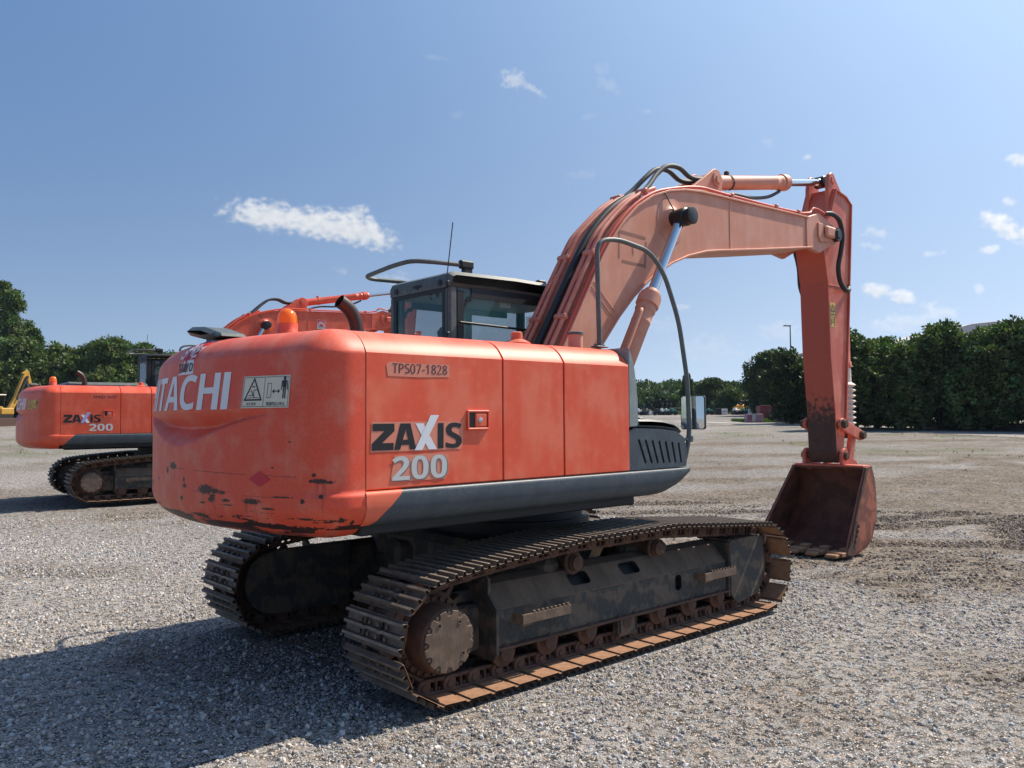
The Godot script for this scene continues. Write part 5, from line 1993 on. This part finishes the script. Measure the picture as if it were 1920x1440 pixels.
# ---------------------------------------------------------------- trees
func spray_mesh(s: int, count: int, long: float) -> ArrayMesh:
	var rng := RandomNumberGenerator.new()
	rng.seed = s
	var mb := MB.new()
	for k in count:
		var d := Vector3(rng.randf_range(-1, 1), rng.randf_range(-1, 1), rng.randf_range(-1, 1)).normalized()
		var o := d * rng.randf_range(.05, .5)
		var along := (d + Vector3(rng.randf_range(-.6, .6), rng.randf_range(-.7, .4), rng.randf_range(-.6, .6))).normalized()
		var w := along.cross(Vector3(rng.randf_range(-1, 1), rng.randf_range(-1, 1), rng.randf_range(-1, 1))).normalized()
		var nn := along.cross(w).normalized()
		var l := long * rng.randf_range(.7, 1.3)
		var tip := o + along * l
		var m1 := o + along * l * .45 + w * l * .30 + nn * l * .06
		var m2 := o + along * l * .45 - w * l * .30 + nn * l * .06
		mb.tri(o, m1, tip, nn, nn, nn)
		mb.tri(o, tip, m2, nn, nn, nn)
	return mb.mesh(leaf_material())

var sprays := []
var bark: StandardMaterial3D

# shape 0: broad evergreen crown of many bosses, 1: tall tapering conifer, 2: loose upright shrub
func tree(called: String, at: Vector3, h: float, w: float, s: int, shape: int, dark: float, size: float, dense := 1.0) -> Node3D:
	var rng := RandomNumberGenerator.new()
	rng.seed = s
	var t := group_node(self, called, Transform3D(Basis.IDENTITY, at))
	var mb := MB.new()
	var base := h * (.12 if shape == 0 else .05)
	var lean := Vector3(rng.randf_range(-.04, .04), 0, rng.randf_range(-.04, .04)) * h
	mb.tube(curve([Vector3(0, -.1, 0), Vector3(0, h * .2, 0), lean * .5 + Vector3(0, h * .45, 0), lean * .8 + Vector3(0, h * (.8 if shape == 0 else .7), 0)], 3), h * (.022 if shape == 0 else .014), 7)
	for k in 7:
		var a := rng.randf() * TAU
		var y := h * rng.randf_range(.15, .6) * (1.0 if shape == 0 else .4)
		var o := Vector3(0, y, 0)
		mb.tube([o, o + Vector3(cos(a) * w * .2, h * .08, sin(a) * w * .2), o + Vector3(cos(a) * w * .36, h * .2, sin(a) * w * .36)], h * .009, 5)
	part(t, "trunk", mb, bark)
	var xf := []
	var cols := []
	var bosses := []
	var nb := int((46 if shape == 0 else 80) * (1.0 if shape != 2 else .5))
	for k in nb:
		var u := rng.randf()
		var a := rng.randf() * TAU
		var rad: float
		var y: float
		if shape == 1:
			y = base + (h - base) * pow(u, .9) * .95
			rad = w * .5 * pow(1.0 - u * .97, .85) * rng.randf_range(.45, .9)
		else:
			y = base + (h - base) * (-.02 + .90 * u)
			rad = w * .5 * pow(maxf(.06, 1.0 - pow(absf(u - .30) / .74, 2.0)), .8) * rng.randf_range(.35, .82)
		var br := w * rng.randf_range(.12, .22) * (1.0 if shape == 0 else .62 - .36 * u)
		bosses.append([Vector3(cos(a) * rad, y, sin(a) * rad) + lean * u, br, rng.randf_range(.75, 1.25)])
	if shape == 0: bosses.append([Vector3(lean.x, h * .5, lean.z), w * .34, .8])
	if shape != 1: bosses.append([Vector3(lean.x, h * .86, lean.z), w * .2, 1.0])
	for b in bosses:
		var cnt := int(clampf(5.2 * b[1] * b[1] / (size * size), 10, 620) * dense)
		for k in cnt:
			var d := Vector3(rng.randf_range(-1, 1), rng.randf_range(-1, 1), rng.randf_range(-1, 1)).normalized()
			if d.y < -.3 and rng.randf() < .5: d.y = -d.y
			var r: float = b[1] * pow(rng.randf(), .3) * (1.0 + .25 * rng.randf())
			var p: Vector3 = b[0] + d * r * Vector3(1, .85, 1)
			if p.y < .25: p.y = .25 + rng.randf() * .3
			var sc := size * rng.randf_range(.75, 1.35)
			xf.append(Transform3D(Basis.from_euler(Vector3(rng.randf() * TAU, rng.randf() * TAU, 0)).scaled_local(Vector3.ONE * sc), p))
			var g: float = b[2] * rng.randf_range(.75, 1.25) * dark
			cols.append(Color(.056 * g * rng.randf_range(.8, 1.35), .084 * g, .030 * g))
	scatter("crown", sprays[shape], xf, cols, t).set_meta("kind", "stuff")
	return t

const ORD := ["first", "second", "third", "fourth", "fifth", "sixth", "seventh", "eighth", "ninth", "tenth", "eleventh", "twelfth", "thirteenth", "fourteenth", "fifteenth", "sixteenth"]

func trees() -> void:
	sprays = [spray_mesh(1, 18, .62), spray_mesh(2, 22, .5), spray_mesh(3, 14, .6)]
	bark = flat(Color8(74, 64, 54), .9)
	# ahead, across, height, width, shade
	var belt := [[50, 21.0, 6.2, 4.4, 1.5], [52, 23.2, 5.7, 4.4, 1.5], [49, 23.4, 5.0, 4.0, 1.7], [51, 25.4, 5.7, 4.2, 1.6], [49, 25.6, 6.5, 4.6, 1.8], [51, 28.2, 5.8, 4.6, 1.6], [47, 27.6, 6.2, 5.0, 1.8], [46, 29.0, 6.4, 4.6, 1.7], [45, 31.0, 6.3, 4.8, 1.8], [44, 33.0, 6.6, 5.2, 1.7], [43, 35.8, 6.2, 5.2, 1.7], [42, 39.0, 6.8, 5.6, 1.7]]
	for i in belt.size():
		var q: Array = belt[i]
		var t := tree("evergreen_tree", yard(q[0], q[1]), q[2], q[3], 1000 + i, 0, q[4], .32)
		tag(t, "%s dark evergreen right of the arm in the belt behind the kerb" % ORD[i], "tree", "evergreens in the belt behind the kerb")
	var near := [[63, 21.5, 5.7, 4.0, .9, "lone dark evergreen left of the arm, rising behind the kerb end"], [60, 23.4, 5.8, 4.2, .9, "dark evergreen half hidden by the hanging arm, beside the teal tank"], [92, 29.0, 7.0, 6.4, 1.2, "big leaning broadleaf tree behind the street lamp"], [96, 33.6, 6.8, 6.0, 1.1, "tall evergreen just behind the big leaning tree and the lamp post"], [112, 30.0, 3.2, 5.0, 1.5, "pale green bush behind the grey site cabins"], [110, 33.2, 2.6, 4.6, 1.3, "low bush right of the pale bush behind the site cabins"],
		[121, 29.6, 4.6, 6.0, 1.1, "round dark tree in front of the wooded hill right of the mirror"], [124, 26.7, 6.0, 3.6, 1.2, "pointed tree rising above the wooded hill behind the handrail"], [126, 33.5, 4.2, 6.0, 1.1, "small tree at the foot of the hill left of the yellow loader"]]
	for i in near.size():
		var q: Array = near[i]
		var t := tree("broadleaf_tree", yard(q[0], q[1]), q[2], q[3], 2000 + i, 1 if i == 7 else 0, q[4], .42 if q[0] > 80 else .34)
		tag(t, q[5], "bush" if i in [4, 5] else "tree")
	var con := [[88, -53.2, 15.2, 7.0], [86, -50.4, 10.0, 5.6], [90, -56.6, 16.0, 8.0]]
	for i in con.size():
		var q: Array = con[i]
		var t := tree("conifer_tree", yard(q[0], q[1]), q[2], q[3], 3000 + i, 1, 1.7, .5, 1.0)
		tag(t, ["tallest conifer, behind the yellow excavator", "tapering conifer beside the tallest one, over the left tree line", "tall conifer at the outer end of the tree line"][i], "tree")
	var line := [[78, -47.0, 7.6, 8.0, 1.7], [80, -44.2, 7.4, 7.4, 1.8], [82, -41.4, 7.8, 7.8, 1.6], [79, -38.8, 8.0, 7.6, 1.6], [80, -36.4, 7.7, 7.0, 1.7], [82, -34.6, 6.9, 6.8, 1.7], [84, -31.4, 6.2, 7.0, 1.6], [88, -27.0, 5.8, 7.4, 1.5]]
	for i in line.size():
		var q: Array = line[i]
		var t := tree("broadleaf_tree", yard(q[0], q[1]), q[2], q[3], 4000 + i, 0, q[4], .42)
		tag(t, "%s round broadleaf in the tree line behind the second excavator" % ORD[i], "tree", "broadleaf trees behind the second excavator")
	# wooded hills far off
	var mb := MB.new()
	var g := []
	var hill := func(across: float, k: float) -> float:
		var u := (across - 28.0) / 60.0
		return height(100, -100) + (3.9 * exp(-pow((across - 24.0) / 34.0, 2.0)) + 4.0 * exp(-pow((across + 90.0) / 60.0, 2.0)) + 2.6 * exp(-pow((across - 62.0) / 30.0, 2.0)) + n_big.get_noise_1d(across * .8) * 1.3 + .3 * u) * sin(clampf(k, 0, 1) * PI * .5)
	for r in 9:
		var row := []
		for k in 60:
			var across := -190.0 + 380.0 * k / 59.0
			var p := EYE + AHEAD * (150.0 + r * 9.0) + ACROSS * across
			p.y = hill.call(across, r / 8.0) - .5
			row.append(p)
		g.append(row)
	mb.grid(g, Vector3(0, -400, 0))
	setting(part(self, "hills", mb, flat(lin(.03, .045, .02), .95)), "low wooded hills on the horizon")
	var rng := RandomNumberGenerator.new()
	rng.seed = 66
	var xf := []
	var cols := []
	for k in 4200:
		var across := rng.randf_range(-170, 165)
		var u := sqrt(rng.randf())
		var c := EYE + AHEAD * (148.0 + u * 70.0) + ACROSS * across
		c.y = hill.call(across, u * 70.0 / 72.0) + rng.randf_range(.2, 1.2)
		var r := rng.randf_range(1.2, 2.6)
		var tone := rng.randf_range(.7, 1.5)
		for q in 22:
			var d := Vector3(rng.randf_range(-1, 1), rng.randf_range(-.1, 1), rng.randf_range(-1, 1)).normalized()
			xf.append(Transform3D(Basis.from_euler(Vector3(rng.randf() * TAU, rng.randf() * TAU, 0)).scaled_local(Vector3.ONE * rng.randf_range(.7, 1.3)), c + d * r * Vector3(1, .8, 1)))
			var b := tone * rng.randf_range(.8, 1.2)
			cols.append(Color(.056 * b, .088 * b, .032 * b))
	var wood := scatter("forest", sprays[0], xf, cols)
	wood.set_meta("kind", "stuff")
	wood.set_meta("label", "far-off woods covering the low hills")

# ---------------------------------------------------------------- the far side of the yard
func strip_along(line: Array, w: float, lift: float) -> MB:
	var mb := MB.new()
	for i in line.size() - 1:
		var a: Vector3 = line[i]
		var b: Vector3 = line[i + 1]
		var n := 8
		for k in n:
			var p := a.lerp(b, float(k) / n)
			var q := a.lerp(b, float(k + 1) / n)
			var s := (b - a).cross(Vector3.UP).normalized() * w
			var c := [p, q, q + s, p + s]
			for j in 4: c[j] = Vector3(c[j].x, height(c[j].x, c[j].z) + lift, c[j].z)
			mb.tri(c[0], c[1], c[2], Vector3.UP, Vector3.UP, Vector3.UP)
			mb.tri(c[0], c[2], c[3], Vector3.UP, Vector3.UP, Vector3.UP)
	return mb

func surroundings() -> void:
	var road := surface(weathered(Color8(128, 124, 118), Color8(146, 140, 132), Color8(112, 106, 98), 201), .25, .9)
	var turf := surface(weathered(Color8(74, 92, 44), Color8(98, 112, 56), Color8(122, 120, 78), 202, 1.4), .35, .95)
	var concrete := surface(weathered(Color8(86, 84, 80), Color8(108, 104, 98), Color8(62, 62, 58), 203), .6, .9)
	# the lane in front of the kerb, then kerb, then turf behind
	var kerb := [yard(66.0, 21.2), yard(57.5, 25.5), yard(46.5, 29.0), yard(39.5, 31.0), yard(33, 33)]
	setting(part(self, "road", strip_along(kerb, 7.0, .012), road), "pale worn lane in front of the kerb")
	setting(part(self, "pavement", strip_along([yard(72, 15.0), yard(66, 18.0), yard(62, 33)], 1.2, .016), surface(weathered(Color8(176, 172, 164), Color8(190, 184, 176), Color8(150, 144, 136), 204), .3, .9)), "thin pale concrete edge across the yard")
	var k1 := group_node(self, "kerb_wall")
	tag(k1, "long low concrete kerb wall under the dark evergreen belt", "kerb")
	for i in kerb.size() - 1:
		var a: Vector3 = kerb[i]
		var b: Vector3 = kerb[i + 1]
		var n := int(a.distance_to(b) / 1.6)
		for j in n:
			var p := a.lerp(b, (j + .5) / n)
			p.y = height(p.x, p.z)
			var d := (b - a).normalized()
			var mb := MB.new()
			mb.box(p + Vector3(0, .16, 0), Vector3(a.distance_to(b) / n - .02, .5, .18), .02, Basis(Vector3(d.x, 0, d.z).normalized(), Vector3.UP, Vector3(-d.z, 0, d.x).normalized()))
			part(k1, "kerb_block", mb, concrete)
	var back := []
	for p in kerb: back.append(p)
	var gm := strip_along(back, -9.0, .03)
	part(self, "grass_verge", gm, turf).set_meta("kind", "structure")
	var fm := MB.new()
	for q in [[75.0, 21.0, 66.0, 21.5, 5.0]]:
		pass
	var strip := strip_along([yard(104, -20), yard(104, 60)], -30.0, .03)
	setting(part(self, "lawn", strip, turf), "grass strip behind the parked rollers")
	# tufts of grass on the verge and weeds in the gravel
	var rng := RandomNumberGenerator.new()
	rng.seed = 31
	var xf := []
	var cols := []
	for k in 9000:
		var p: Vector3
		var s := rng.randf_range(.12, .3)
		var pick := rng.randf()
		if pick < .45:
			var i := rng.randi_range(0, kerb.size() - 2)
			p = (kerb[i] as Vector3).lerp(kerb[i + 1], rng.randf()) + Vector3(.7, 0, -.7) * rng.randf_range(.3, 5.0)
		elif pick < .62: p = yard(rng.randf_range(66.5, 72), rng.randf_range(19.2, 22.5))
		elif pick < .9:
			p = yard(rng.randf_range(104, 118), rng.randf_range(10, 45))
			s *= 1.5
		else:
			p = yard(rng.randf_range(20, 60), rng.randf_range(-24, 26))
			s *= .35
			if n_big.get_noise_2d(p.x + 200, p.z * 1.3 - 70) < .12: continue
		p.y = height(p.x, p.z)
		xf.append(Transform3D(Basis(Vector3.UP, rng.randf() * TAU).scaled_local(Vector3(s, s * rng.randf_range(.7, 1.3), s)), p))
		var g := rng.randf_range(.8, 1.3)
		cols.append(Color(.12 * g, .17 * g, .045 * g))
	var gr := scatter("grass", tuft_mesh(), xf, cols)
	gr.set_meta("kind", "stuff"); gr.set_meta("label", "rough grass on the verge and weeds in the gravel")
	# street lamp
	var lamp := group_node(self, "street_lamp", Transform3D(Basis.IDENTITY, yard(84, 28.7)))
	var mb := MB.new()
	mb.lathe(Vector3.ZERO, Vector3.UP, v2([0, .16, .6, .15, .62, .1, 9.4, .055, 9.42, 0]), 12)
	part(lamp, "pole", mb, flat(Color8(96, 98, 100), .5, .3))
	mb = MB.new()
	mb.xf = Transform3D(Basis(ACROSS, Vector3.UP, -AHEAD), Vector3(0, 9.42, 0))
	mb.tube(v3([.0, -.05, 0, -.3, .04, 0]), .04, 6)
	mb.extr(v2([-.7, .02, -.62, .12, .05, .1, .08, .02, 0, -.03, -.66, -.02]), -.14, .14, .03)
	part(lamp, "lamp_head", mb, flat(Color8(120, 122, 122), .5, .2))
	tag(lamp, "tall grey street lamp with a short head left of the arm", "street lamp")
	# building with a pale roof behind the belt
	var hall := group_node(self, "hall_building", Transform3D(Basis(ACROSS, Vector3.UP, -AHEAD), yard(100, 66)))
	mb = MB.new()
	mb.box(Vector3(0, 4.2, -8), Vector3(38, 8.4, 16))
	part(hall, "wall", mb, flat(Color8(150, 146, 140), .8))
	mb = MB.new()
	mb.extr(v2([-20, 8.4, 20, 8.4, 16, 10.9, -7, 11.2, -10, 10.9]), -17, 1, .05)
	part(hall, "roof", mb, flat(Color8(200, 194, 194), .6))
	mb = MB.new()
	mb.extr(v2([-30, 7.6, -19, 7.6, -21, 8.9, -25, 8.7]), -8, 1, .05)
	part(hall, "annexe_roof", mb, flat(Color8(214, 212, 210), .6))
	for k in 9:
		mb = MB.new()
		mb.box(Vector3(-16 + 4 * k, 5.2, .06), Vector3(2.2, 1.6, .1), .02)
		part(hall, "window", mb, M.dark)
	tag(hall, "pale roofed hall showing over the evergreen belt", "building")
	# site cabins, skips, generator, tank
	var face := Basis(ACROSS, Vector3.UP, -AHEAD)
	var cabin_m := surface(weathered(Color8(150, 156, 164), Color8(166, 172, 178), Color8(130, 134, 140), 205, .7), .4, .5)
	for i in 2:
		var cb := group_node(self, "site_cabin", Transform3D(face, yard(94 + i * 1.5, 28.6 + i * 1.9)))
		mb = MB.new()
		mb.box(Vector3(0, .75, -1.2), Vector3(1.7 if i == 0 else 1.6, 1.9, 2.4), .02)
		part(cb, "panel", mb, cabin_m)
		mb = MB.new()
		mb.box(Vector3(0, 1.74, -1.2), Vector3(1.9, .1, 2.5), .02)
		for s in [-1.0, 1.0]: mb.box(Vector3(s * .84, .75, .02), Vector3(.06, 1.9, .06), .01)
		mb.box(Vector3(.1, .75, .02), Vector3(.05, 1.86, .05), .01)
		part(cb, "frame", mb, flat(Color8(70, 78, 92), .5))
		tag(cb, ["larger grey panelled site cabin beside the yellow loader", "lower grey site cabin behind the maroon skip"][i], "cabin")
	var maroon := surface(weathered(Color8(104, 42, 48), Color8(122, 56, 58), Color8(84, 40, 40), 206), .5, .6)
	for q in [[78, 24.6, 2.3, 1.25, "maroon ribbed skip with the taller back, nearest the cabins"], [74, 24.5, 2.0, .95, "maroon skip right of the taller skip, behind the kerb end"], [72, 25.9, 1.3, .75, "small bright red skip beside the teal tank"]]:
		var sk := group_node(self, "skip_container", Transform3D(face, yard(q[0], q[1])))
		mb = MB.new()
		var hw: float = q[2] * .5
		var hh: float = q[3]
		mb.box(Vector3(0, hh * .5, 0), Vector3(q[2], .06, 1.4), .01)
		for s in [-1.0, 1.0]:
			mb.box(Vector3(0, hh * .5, s * .7), Vector3(q[2], hh, .06), .01)
			mb.box(Vector3(s * hw, hh * .5, 0), Vector3(.06, hh, 1.36), .01)
		part(sk, "body", mb, maroon if q[2] > 1.5 else M.red)
		for k in 5:
			mb = MB.new()
			mb.box(Vector3(-hw + q[2] * k / 4.0, hh * .5, .75), Vector3(.08, hh, .06), .01)
			part(sk, "rib", mb, maroon if q[2] > 1.5 else M.red)
		mb = MB.new()
		mb.box(Vector3(0, hh, .75), Vector3(q[2] + .1, .1, .1), .01)
		mb.box(Vector3(0, hh * .45, .752), Vector3(q[2] + .1, .08, .1), .01)
		part(sk, "rail", mb, maroon if q[2] > 1.5 else M.red)
		tag(sk, q[4], "skip")
	var gen := group_node(self, "generator_box", Transform3D(face, yard(66.5, 19.6)))
	mb = MB.new()
	mb.box(Vector3(0, .38, 0), Vector3(1.3, .66, .8), .03)
	mb.box(Vector3(0, .03, 0), Vector3(1.2, .08, .7), .01)
	part(gen, "housing", mb, flat(Color8(138, 112, 132), .6))
	mb = MB.new()
	mb.box(Vector3(-.1, .38, .405), Vector3(.3, .66, .02), .005)
	part(gen, "corner_panel", mb, cabin_m)
	for k in 2:
		mb = MB.new()
		mb.box(Vector3(-.52 + .2 * k, .42, .405), Vector3(.13, .4, .02), .005)
		part(gen, "vent", mb, flat(Color8(120, 60, 76), .7))
	tag(gen, "mauve generator box with red vents at the end of the skips", "generator")
	var tank := group_node(self, "water_tank", Transform3D(face, yard(72, 26.9)))
	mb = MB.new()
	mb.lathe(Vector3.ZERO, Vector3.UP, v2([0, .42, .3, .45, .85, .45, .95, .4, 1.0, .25, 1.08, .22, 1.1, 0]), 18)
	part(tank, "vessel", mb, flat(Color8(20, 108, 112), .5))
	tag(tank, "teal plastic water tank beside the red skip", "tank")
	var bin := group_node(self, "storage_box", Transform3D(face, yard(86, 28.6)))
	mb = MB.new()
	mb.box(Vector3(0, .7, 0), Vector3(1.1, 1.4, .9), .03)
	part(bin, "body", mb, M.white)
	mb = MB.new()
	mb.box(Vector3(-.3, 1.45, 0), Vector3(.5, .1, .95), .02)
	part(bin, "lid", mb, flat(Color8(30, 130, 120), .5))
	tag(bin, "white storage box with a teal lid showing over the skips", "box")
	# little rollers parked in a row on the far edge
	var teal := flat(Color8(16, 120, 104), .45)
	var row := [[15.6, 0], [16.6, 1], [17.9, 2], [18.5, 0], [19.0, 3], [19.8, 3], [24.3, 3], [27.6, 0], [28.6, 3]]
	var what := ["white", "black and white", "black", "white", "teal", "teal", "teal", "white", "teal"]
	var where := ["at the left end of the far row", "second in the far row", "third in the far row", "between the black and teal rollers", "left one of the teal pair", "right one of the teal pair", "alone right of the mirror", "left of the yellow loader", "in front of the yellow loader"]
	for i in row.size():
		var q: Array = row[i]
		var ro := group_node(self, "compact_roller", Transform3D(Basis(Vector3.UP, -.6 + .2 * sin(i * 2.0)), yard(101, q[0])))
		var paint: Material = [M.white, M.black, M.black, teal][q[1]]
		mb = MB.new()
		mb.box(Vector3(0, .52, 0), Vector3(.62, .34, .62), .06)
		mb.box(Vector3(-.1, .75, 0), Vector3(.3, .16, .5), .05)
		part(ro, "body", mb, paint)
		for s in [-1.0, 1.0]:
			mb = MB.new()
			mb.cyl(Vector3(s * .32, .27, -.36), Vector3(s * .32, .27, .36), .26, 16, .02)
			part(ro, "drum", mb, M.white if q[1] == 1 and s > 0 else M.dark)
		mb = MB.new()
		mb.tube(fillet(v3([.3, .6, 0, .62, 1.0, 0, .66, 1.35, 0]), .1), .03, 6)
		mb.box(Vector3(.66, 1.38, 0), Vector3(.1, .08, .4), .02)
		part(ro, "handle", mb, M.gray)
		tag(ro, "small %s yard roller %s" % [what[i], where[i]], "roller", "rollers parked along the grass")
	var sb := group_node(self, "notice_box", Transform3D(face, yard(101, 25.8)))
	mb = MB.new()
	mb.box(Vector3(-.35, .4, -.3), Vector3(.7, .8, .8), .02)
	part(sb, "bin", mb, flat(Color8(34, 44, 42), .6))
	mb = MB.new()
	mb.box(Vector3(.36, .38, -.2), Vector3(.72, .72, .7), .02)
	part(sb, "white_panel", mb, M.white)
	mb = MB.new()
	for k in 4: mb.box(Vector3(.2 + .11 * k, .44, .157), Vector3(.06, .12, .012))
	part(sb, "print", mb, M.black).set_meta("kind", "stuff")
	tag(sb, "dark bin joined to a white panelled box beside the parked rollers", "bin")
	wheel_loader()
	yellow_digger()

func wheel_loader() -> void:
	var w := group_node(self, "wheel_loader", Transform3D(Basis(Vector3.UP, .1), yard(103, 29.2)))
	var yel := flat(Color8(206, 142, 30), .5)
	var mb := MB.new()
	mb.box(Vector3(-.5, .9, 0), Vector3(1.7, .5, 1.0), .08)
	mb.extr(v2([-1.9, .5, -2.2, .3, -1.5, .3, -1.3, .9, -1.5, 1.0]), -.7, .7, .03)
	part(w, "body", mb, yel)
	for s in [-1.0, 1.0]:
		mb = MB.new()
		mb.tube(v3([-.2, 1.0, .4 * s, -1.0, 1.2, .4 * s, -1.5, .7, .4 * s]), .08, 6)
		part(w, "lift_arm", mb, yel)
		for x in [-.9, .6]:
			mb = MB.new()
			mb.cyl(Vector3(x, .45, .45 * s), Vector3(x, .45, .75 * s), .45, 16, .06)
			part(w, "wheel", mb, M.rubber)
	mb = MB.new()
	mb.box(Vector3(.75, 1.2, 0), Vector3(.9, 1.0, .9), .06)
	part(w, "cab", mb, M.dark)
	mb = MB.new()
	mb.box(Vector3(.7, 1.76, 0), Vector3(1.15, .1, 1.1), .04)
	part(w, "cab_roof", mb, M.cream)
	tag(w, "yellow wheel loader with a dark cab beside the grey site cabins", "loader")

func yellow_digger() -> void:
	var d := group_node(self, "yellow_excavator", Transform3D(Basis(Vector3.UP, .5), yard(72, -45.6)))
	var yel := surface(weathered(Color8(176, 132, 46), Color8(190, 152, 74), Color8(130, 102, 54), 207), .5, .5)
	for s in [-1.0, 1.0]:
		var mb := MB.new()
		var loop := []
		for k in 9:
			var a := PI / 2 + PI * k / 8.0
			loop.append(Vector2(-1.4 + .36 * cos(a), .36 + .36 * sin(a)))
		for k in 9:
			var a := -PI / 2 + PI * k / 8.0
			loop.append(Vector2(1.4 + .36 * cos(a), .36 + .36 * sin(a)))
		mb.xf = Transform3D(Basis.IDENTITY, Vector3(0, 0, .95 * s - .25))
		mb.extr(loop, 0, .5, .02)
		part(d, "crawler_track", mb, M.rusty)
	var mb := MB.new()
	mb.box(Vector3(-.2, .85, 0), Vector3(2.4, .3, 2.0), .03)
	part(d, "turntable", mb, M.dark)
	mb = MB.new()
	mb.box(Vector3(-1.1, 1.5, 0), Vector3(1.5, 1.0, 2.2), .15)
	mb.box(Vector3(.4, 1.3, .7), Vector3(1.3, .6, .7), .08)
	part(d, "body", mb, yel)
	for q in [[-.1, -.3], [1.1, -.3], [-.1, -1.05], [1.1, -1.05]]:
		mb = MB.new()
		mb.box(Vector3(q[0], 1.9, q[1]), Vector3(.08, 1.7, .08), .02)
		part(d, "cab_post", mb, M.dark)
	mb = MB.new()
	mb.box(Vector3(.5, 2.78, -.68), Vector3(1.5, .12, 1.0), .05)
	part(d, "cab_roof", mb, M.cream)
	mb = MB.new()
	mb.box(Vector3(.5, 1.4, -.68), Vector3(1.2, .7, .74), .05)
	part(d, "cab_body", mb, yel)
	mb = MB.new()
	mb.extr(v2([.5, 1.1, 1.0, 1.5, 1.7, 2.7, 2.5, 4.6, 2.9, 4.95, 2.95, 4.6, 2.7, 4.2, 2.1, 2.5, 1.4, 1.2, .9, .9]), .0, .36, .04)
	part(d, "boom", mb, yel)
	mb = MB.new()
	mb.extr(v2([2.4, 4.8, 2.9, 5.1, 3.1, 4.9, 3.5, 3.4, 3.3, 1.9, 3.15, 1.9, 3.2, 3.3, 2.8, 4.5]), .05, .3, .03)
	part(d, "arm", mb, yel)
	mb = MB.new()
	mb.tube(v3([2.0, 2.9, .5, 2.75, 4.5, .5]), .12, 10)
	mb.tube(v3([1.75, 2.35, .5, 2.1, 3.1, .5]), .07, 8)
	part(d, "boom_cylinder", mb, M.rubber)
	mb = MB.new()
	mb.extr(v2([3.0, 1.9, 3.5, 1.95, 3.7, 1.4, 3.4, .9, 2.8, .8, 2.9, 1.0]), -.2, .6, .03)
	part(d, "bucket", mb, M.rusty)
	tag(d, "yellow excavator with raised boom at the edge behind the second orange one", "excavator")

func _ready() -> void:
	var cam := Camera3D.new()
	cam.name = "camera"
	cam.transform = Transform3D(Basis(Vector3(0.74643729, -0.00701304, 0.6654188), Vector3(-0.02167104, 0.99915791, 0.03484003), Vector3(-0.6651028, -0.04042621, 0.74565675)), EYE)
	cam.fov = 50.35
	cam.near = 0.1
	cam.far = 2000.0
	add_child(cam)
	var env := Environment.new()
	env.background_mode = Environment.BG_SKY
	var sky := Sky.new()
	var pano := PanoramaSkyMaterial.new()
	pano.panorama = sky_texture()
	sky.sky_material = pano
	env.sky = sky
	env.tonemap_mode = Environment.TONE_MAPPER_LINEAR
	env.tonemap_exposure = EXPOSURE
	env.sdfgi_enabled = true
	env.ssao_enabled = true
	env.ssil_enabled = true
	env.fog_enabled = true
	env.fog_density = 0.00015
	env.fog_light_color = Color(.72, .80, .90)
	var we := WorldEnvironment.new()
	we.name = "world_environment"
	we.environment = env
	add_child(we)
	var sun := DirectionalLight3D.new()
	sun.name = "sun"
	sun.light_energy = 1.6
	sun.light_color = Color(1.0, .95, .88)
	sun.light_angular_distance = 0.5
	sun.shadow_enabled = true
	sun.transform = Transform3D(Basis.looking_at(-SUN_TO.normalized()), Vector3.ZERO)
	add_child(sun)
	make_materials()
	lay_ruts()
	ground()
	trees()
	surroundings()
	var ex := excavator(true)
	tag(ex, "large weathered orange excavator in front with a faded pink boom and rusty bucket", "excavator")
	var e2 := excavator(false)
	e2.transform = Transform3D(Basis(Vector3.UP, deg_to_rad(-5.1)), Vector3(1.475, .139, -12.414))
	tag(e2, "cleaner bright orange excavator parked behind, partly hidden by the front one", "excavator")
	stones()
